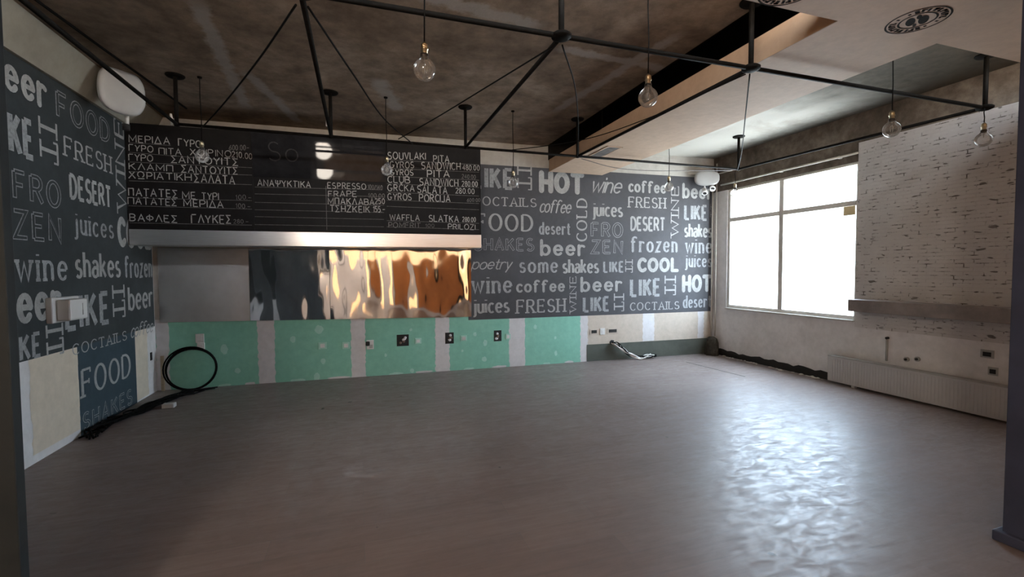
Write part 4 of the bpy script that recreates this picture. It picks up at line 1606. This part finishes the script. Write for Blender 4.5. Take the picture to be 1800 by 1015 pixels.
def build_fixtures():
    root, tf = wall_fixture((-2.20, 5.62, 3.345), (.72, -.69, 0), .40, .46, .13, 'big white rounded fixture high on the left wall behind the pipe', False)
    b = MB()
    b.tube([tf(0, -.12, 0), (XL + .10, 5.83, 3.345)], .03, 'plastic_grey', 10)
    under(root, b.build('bracket'))
    b = MB()
    b.tube([tf(.06, -.06, -.2), tf(.06, -.06, -.30)], .018, 'plastic', 8)
    b.tube([tf(.05, -.06, -.30), tf(.05, -.06, -.36)], .032, 'dark', 10)
    under(root, b.build('cable_gland'))
    root, tf = wall_fixture((5.80, 6.62, 3.135), (-.45, -.89, 0), .42, .265, .13, 'white oval fixture with two small spot heads high in the back right corner', True)
    b = MB()
    b.tube([tf(0, -.12, 0), (5.86, 6.835, 3.135)], .03, 'plastic_grey', 10)
    under(root, b.build('bracket'))
    for x, dz, tilt in ((-.03, -.155, .02), (.10, -.13, .07)):
        b = MB()
        b.tube([tf(x, -.03, -.11), tf(x, -.02, dz - .02)], .014, 'plastic', 8)
        b.tube([tf(x, -.05, dz - .02), tf(x - .01, .03, dz - .13 + tilt)], [.036, .05], 'plastic', 14)
        s = under(root, b.build('spot_head'))
        b = MB()
        b.tube([tf(x - .01, .0295, dz - .129 + tilt), tf(x - .0115, .034, dz - .137 + tilt)], .03, 'dark', 14)
        q = b.build('lens')
        q.parent = s
    # white box on the left wall
    root = empty('wall_box', on_left(5.15, 0, 1.23), 'white plastic box on the left mural, covering part of a word', 'wall box')
    b = MB(on_left)
    b.box((4.93, .003, 1.115), (5.33, .05, 1.335), 'plastic')
    under(root, b.build('back_plate', bevel=.008))
    b = MB(on_left)
    b.box((4.98, .05, 1.13), (5.25, .15, 1.315), 'plastic')
    o = under(root, b.build('cover', bevel=.014))
    b = MB(on_left)
    b.box((5.16, .149, 1.17), (5.172, .153, 1.215), 'plastic_grey')
    b.box((5.163, .149, 1.21), (5.169, .152, 1.275), 'plastic_grey')
    o2 = b.build('switch')
    o2.parent = o
    # dark slot in the white patch at the end of the left wall
    b = MB(on_left)
    b.box((6.93, 0, .43), (6.98, .006, .53), 'dark')
    tag(b.build('wall_slot', loc=on_left(6.95, 0, .43)), 'small black slot in the white plaster patch of the left wall', 'socket')


build_fixtures()


# ------------------------------------------------------------------ right wall
def build_right():
    root = empty('heating_pipe', (6.07, 6.76, 0), 'pair of white vertical heating pipes in the back right corner', 'pipe')
    for x, y, z1 in ((6.065, 6.775, 3.35), (6.085, 6.70, 3.42)):
        b = MB()
        b.tube([(x, y, .335), (x, y, z1)], .0105, 'white_pipe', 10)
        under(root, b.build('riser'))
    b = MB()
    b.tube([(5.55, 6.80, 3.235), (5.85, 6.80, 3.235), (6.08, 6.72, 3.235)], .012, 'white_pipe', 8)
    b.tube([(6.08, 6.72, 3.235), (6.09, 6.2, 3.235)], .012, 'white_pipe', 8)
    under(root, b.build('branch'))
    b = MB()
    b.tube([(6.085, 6.60, 3.024), (6.085, 5.4, 3.026), (6.085, 4.25, 3.024)], .014, 'white_pipe', 8)
    for y in (6.3, 5.4, 4.5):
        b.box((6.085, y - .012, 3.008), (6.14, y + .012, 3.042), 'white_pipe')
    tag(b.build('conduit', loc=(6.085, 5.4, 3.024)), 'white conduit running along the concrete above the window', 'conduit')
    # rough dark lump round the foot of the pipes
    from mathutils import noise as mn
    b = MB()
    rings = []
    for j, (z, r) in enumerate(((0, .13), (.06, .135), (.14, .125), (.22, .12), (.29, .10), (.33, .05))):
        rings.append([b.vert((6.0 + .10 * math.cos(2 * PI * k / 16) * r / .13 * (1 + .35 * mn.noise(Vector((k * .7, j, 1)))),
                              6.68 + r * math.sin(2 * PI * k / 16) * (1 + .35 * mn.noise(Vector((k * .7, j, 5)))), z)) for k in range(16)])
    for A_, B_ in zip(rings, rings[1:]):
        for k in range(16):
            b.face((A_[k], A_[(k + 1) % 16], B_[(k + 1) % 16], B_[k]), 'mortar', False)
    b.face(rings[-1], 'mortar')
    tag(b.build('mortar_lump', loc=(6.0, 6.68, 0)), 'dark rough lump of mortar at the foot of the corner pipes', 'rubble')

    b = MB(on_right)
    b.box((2.0, .012, 1.0), (4.22, .215, 1.15), 'shelf')
    tag(b.build('wall_shelf', bevel=.006, loc=on_right(3.1, .012, 1.0)), 'thick grey-brown wooden shelf on the white brick wall', 'shelf')

    root = empty('radiator', on_right(3.3, .09, 0), 'long low white radiator under the shelf at the foot of the right wall', 'radiator')
    y0, y1 = 2.05, 4.53
    b = MB(on_right)
    b.box((y0, .055, .03), (y1, .13, .365), 'radiator')
    body = under(root, b.build('body', bevel=.006))
    b = MB(on_right)
    n = int((y1 - y0 - .06) / .034)
    for k in range(n):
        y = y0 + .03 + k * .034
        b.box((y, .128, .055), (y + .022, .1335, .34), 'radiator')
    o = b.build('ribbed_front')
    o.parent = body
    b = MB(on_right)
    b.box((y0, .045, .363), (y1, .137, .378), 'plastic_grey')
    under(root, b.build('top_grille', bevel=.003))
    for y in (2.4, 4.2):
        b = MB(on_right)
        b.box((y - .02, .002, .06), (y + .02, .056, .33), 'radiator')
        under(root, b.build('bracket'))
        b = MB(on_right)
        b.box((y - .02, .07, 0), (y + .02, .115, .032), 'radiator')
        under(root, b.build('foot'))
    b = MB(on_right)
    b.tube([(3.87, .02, .41), (3.87, .02, .69)], .013, 'plastic_grey', 8)
    b.tube([(3.87, 0, .69), (3.87, .035, .69)], .016, 'dark', 8)
    tag(b.build('pipe_stub', loc=on_right(3.87, .02, .41)), 'short vertical pipe end on the wall above the radiator', 'pipe')
    for y, z, label in ((3.66, .465, 'capped pipe end above the radiator, nearer the window'), (3.55, .488, 'capped pipe end above the radiator, nearer the pillar')):
        b = MB(on_right)
        b.tube([(y, 0, z), (y, .02, z)], .028, 'plastic_grey', 12)
        b.tube([(y, .02, z), (y, .032, z)], .014, 'dark', 10)
        tag(b.build('capped_pipe', loc=on_right(y, 0, z)), label, 'pipe cap')
    for y, z, w, label in ((2.93, .655, .055, 'dark broken wall socket low on the right wall, upper of the two by the pillar'),
                           (2.88, .485, .04, 'dark broken wall socket low on the right wall, just above the radiator')):
        root = empty('wall_socket', on_right(y, 0, z), label, 'socket')
        b = MB(on_right)
        b.box((y - w, 0, z - .042), (y + w, .008, z + .042), 'plastic_grey')
        under(root, b.build('plate', bevel=.003))
        b = MB(on_right)
        b.box((y - w * .6, .006, z - .025), (y + w * .6, .012, z + .02), 'dark')
        under(root, b.build('opening'))
    b = MB()
    b.box((6.150, 4.31, 2.245), (6.1535, 4.465, 2.365), 'note')
    tag(b.build('paper_note', loc=(6.152, 4.39, 2.245)), 'small yellowed paper square stuck in the upper right corner of the big lower window pane', 'paper note')
    # crumbs of plaster along the foot of the wall
    b = MB()
    rng = random.Random(6)
    for k in range(46):
        y = rng.uniform(4.6, 6.5)
        x = 6.125 - abs(rng.gauss(0, .025)) - .03
        s = rng.uniform(.008, .03)
        b.lathe([(0, 0), (s, .004), (s * 1.1, s * .35), (s * .6, s * .7), (0, s * .75)], 'rubble', 6, (x, y, 0), rng.uniform(.5, 1), rng.uniform(.8, 1.7))
    tag(b.build('plaster_crumbs'), 'white plaster crumbs along the foot of the wall under the window', 'rubble', kind='stuff')
    b = MB()
    b.poly([(5.125, 6.3, .002), (5.145, 6.3, .002), (5.232, 5.15, .002), (5.212, 5.15, .002)], 'dark')
    tag(b.build('floor_slot', loc=(5.18, 5.7, .002)), 'narrow dark slot in the floor in front of the window', 'floor slot')


build_right()


# ------------------------------------------------------------------ lowered ceiling: vent, printed emblems, lamp
def build_soffit_things():
    root = empty('ceiling_vent', (3.135, 5.52, ZS), 'grey slatted air vent in the cream lowered ceiling', 'vent')
    b = MB()
    x0, x1, y0, y1 = 3.025, 3.245, 5.22, 5.82
    for lo, hi in (((x0, y0), (x1, y0 + .025)), ((x0, y1 - .025), (x1, y1)), ((x0, y0 + .025), (x0 + .025, y1 - .025)), ((x1 - .025, y0 + .025), (x1, y1 - .025))):
        b.box((*lo, ZS - .008), (*hi, ZS), 'soffit')
    under(root, b.build('frame'))
    b = MB()
    for k in range(7):
        x = x0 + .03 + k * .0235
        b.box((x, y0 + .025, ZS - .006), (x + .017, y1 - .025, ZS - .001), 'vent')
    under(root, b.build('slats'))

    def emblem(cx, cy, R_, label):
        b = MB()
        z = ZS - .0015

        def arc(r0, r1, a0, a1, n=24):
            I, O = [], []
            for k in range(n + 1):
                a = math.radians(a0 + (a1 - a0) * k / n)
                I.append(b.vert((cx + r0 * R_ * math.cos(a), cy + r0 * R_ * math.sin(a), z)))
                O.append(b.vert((cx + r1 * R_ * math.cos(a), cy + r1 * R_ * math.sin(a), z)))
            for k in range(n):
                b.face((I[k], I[k + 1], O[k + 1], O[k]), 'logo')

        def ell(px, py, a, c, rot, n=16):
            cr, sr = math.cos(rot), math.sin(rot)
            b.poly([(cx + R_ * (px + a * math.cos(t) * cr - c * math.sin(t) * sr), cy + R_ * (py + a * math.cos(t) * sr + c * math.sin(t) * cr), z) for t in [2 * PI * k / n for k in range(n)]], 'logo')
        arc(.935, 1.0, 0, 360, 56)
        arc(.54, .61, 0, 360, 40)
        for a0 in (25, 205):           # ring lettering: short radial bars of uneven width
            for k in range(9):
                a = a0 + k * 14
                arc(.66, .88, a, a + (7 if k % 3 else 10), 3)
                if k % 2:
                    arc(.79, .88, a, a + 12, 3)
                elif k % 4 == 0:
                    arc(.66, .74, a, a + 12, 3)
        for a in (10, 160, 190, 340):
            arc(.70, .82, a, a + 7, 3)
        ell(-.14, .16, .36, .15, .6)
        ell(.14, -.12, .38, .16, .6)
        ell(-.24, -.20, .18, .08, .6)
        ell(.26, .26, .14, .06, .6)
        tag(b.build('ceiling_emblem', loc=(cx, cy, z)), label, 'emblem', 'round emblems printed on the lowered ceiling')
    emblem(3.395, 2.02, .165, 'round dark brown emblem printed on the cream lowered ceiling by the top right')
    emblem(2.33, 2.02, .165, 'round dark brown emblem cut by the top edge, next to the dark ceiling recess')

    root = empty('ceiling_lamp', (-1.40, -1.5, ZS), 'white opal globe lamp behind the viewpoint, mirrored in the black menu board', 'ceiling lamp')
    b = MB()
    b.lathe([(0, -.24)] + [(.24 * math.cos(math.radians(a)), .24 * math.sin(math.radians(a))) for a in range(-80, 81, 10)] + [(0, .24)], 'opal', 32, (-1.40, -1.5, 2.86))
    under(root, b.build('globe'))
    b = MB()
    b.lathe([(0, 3.085), (.06, 3.09), (.07, ZS), (0, ZS)], 'post', 20, (-1.40, -1.5, 0))
    under(root, b.build('ceiling_rose'))


build_soffit_things()
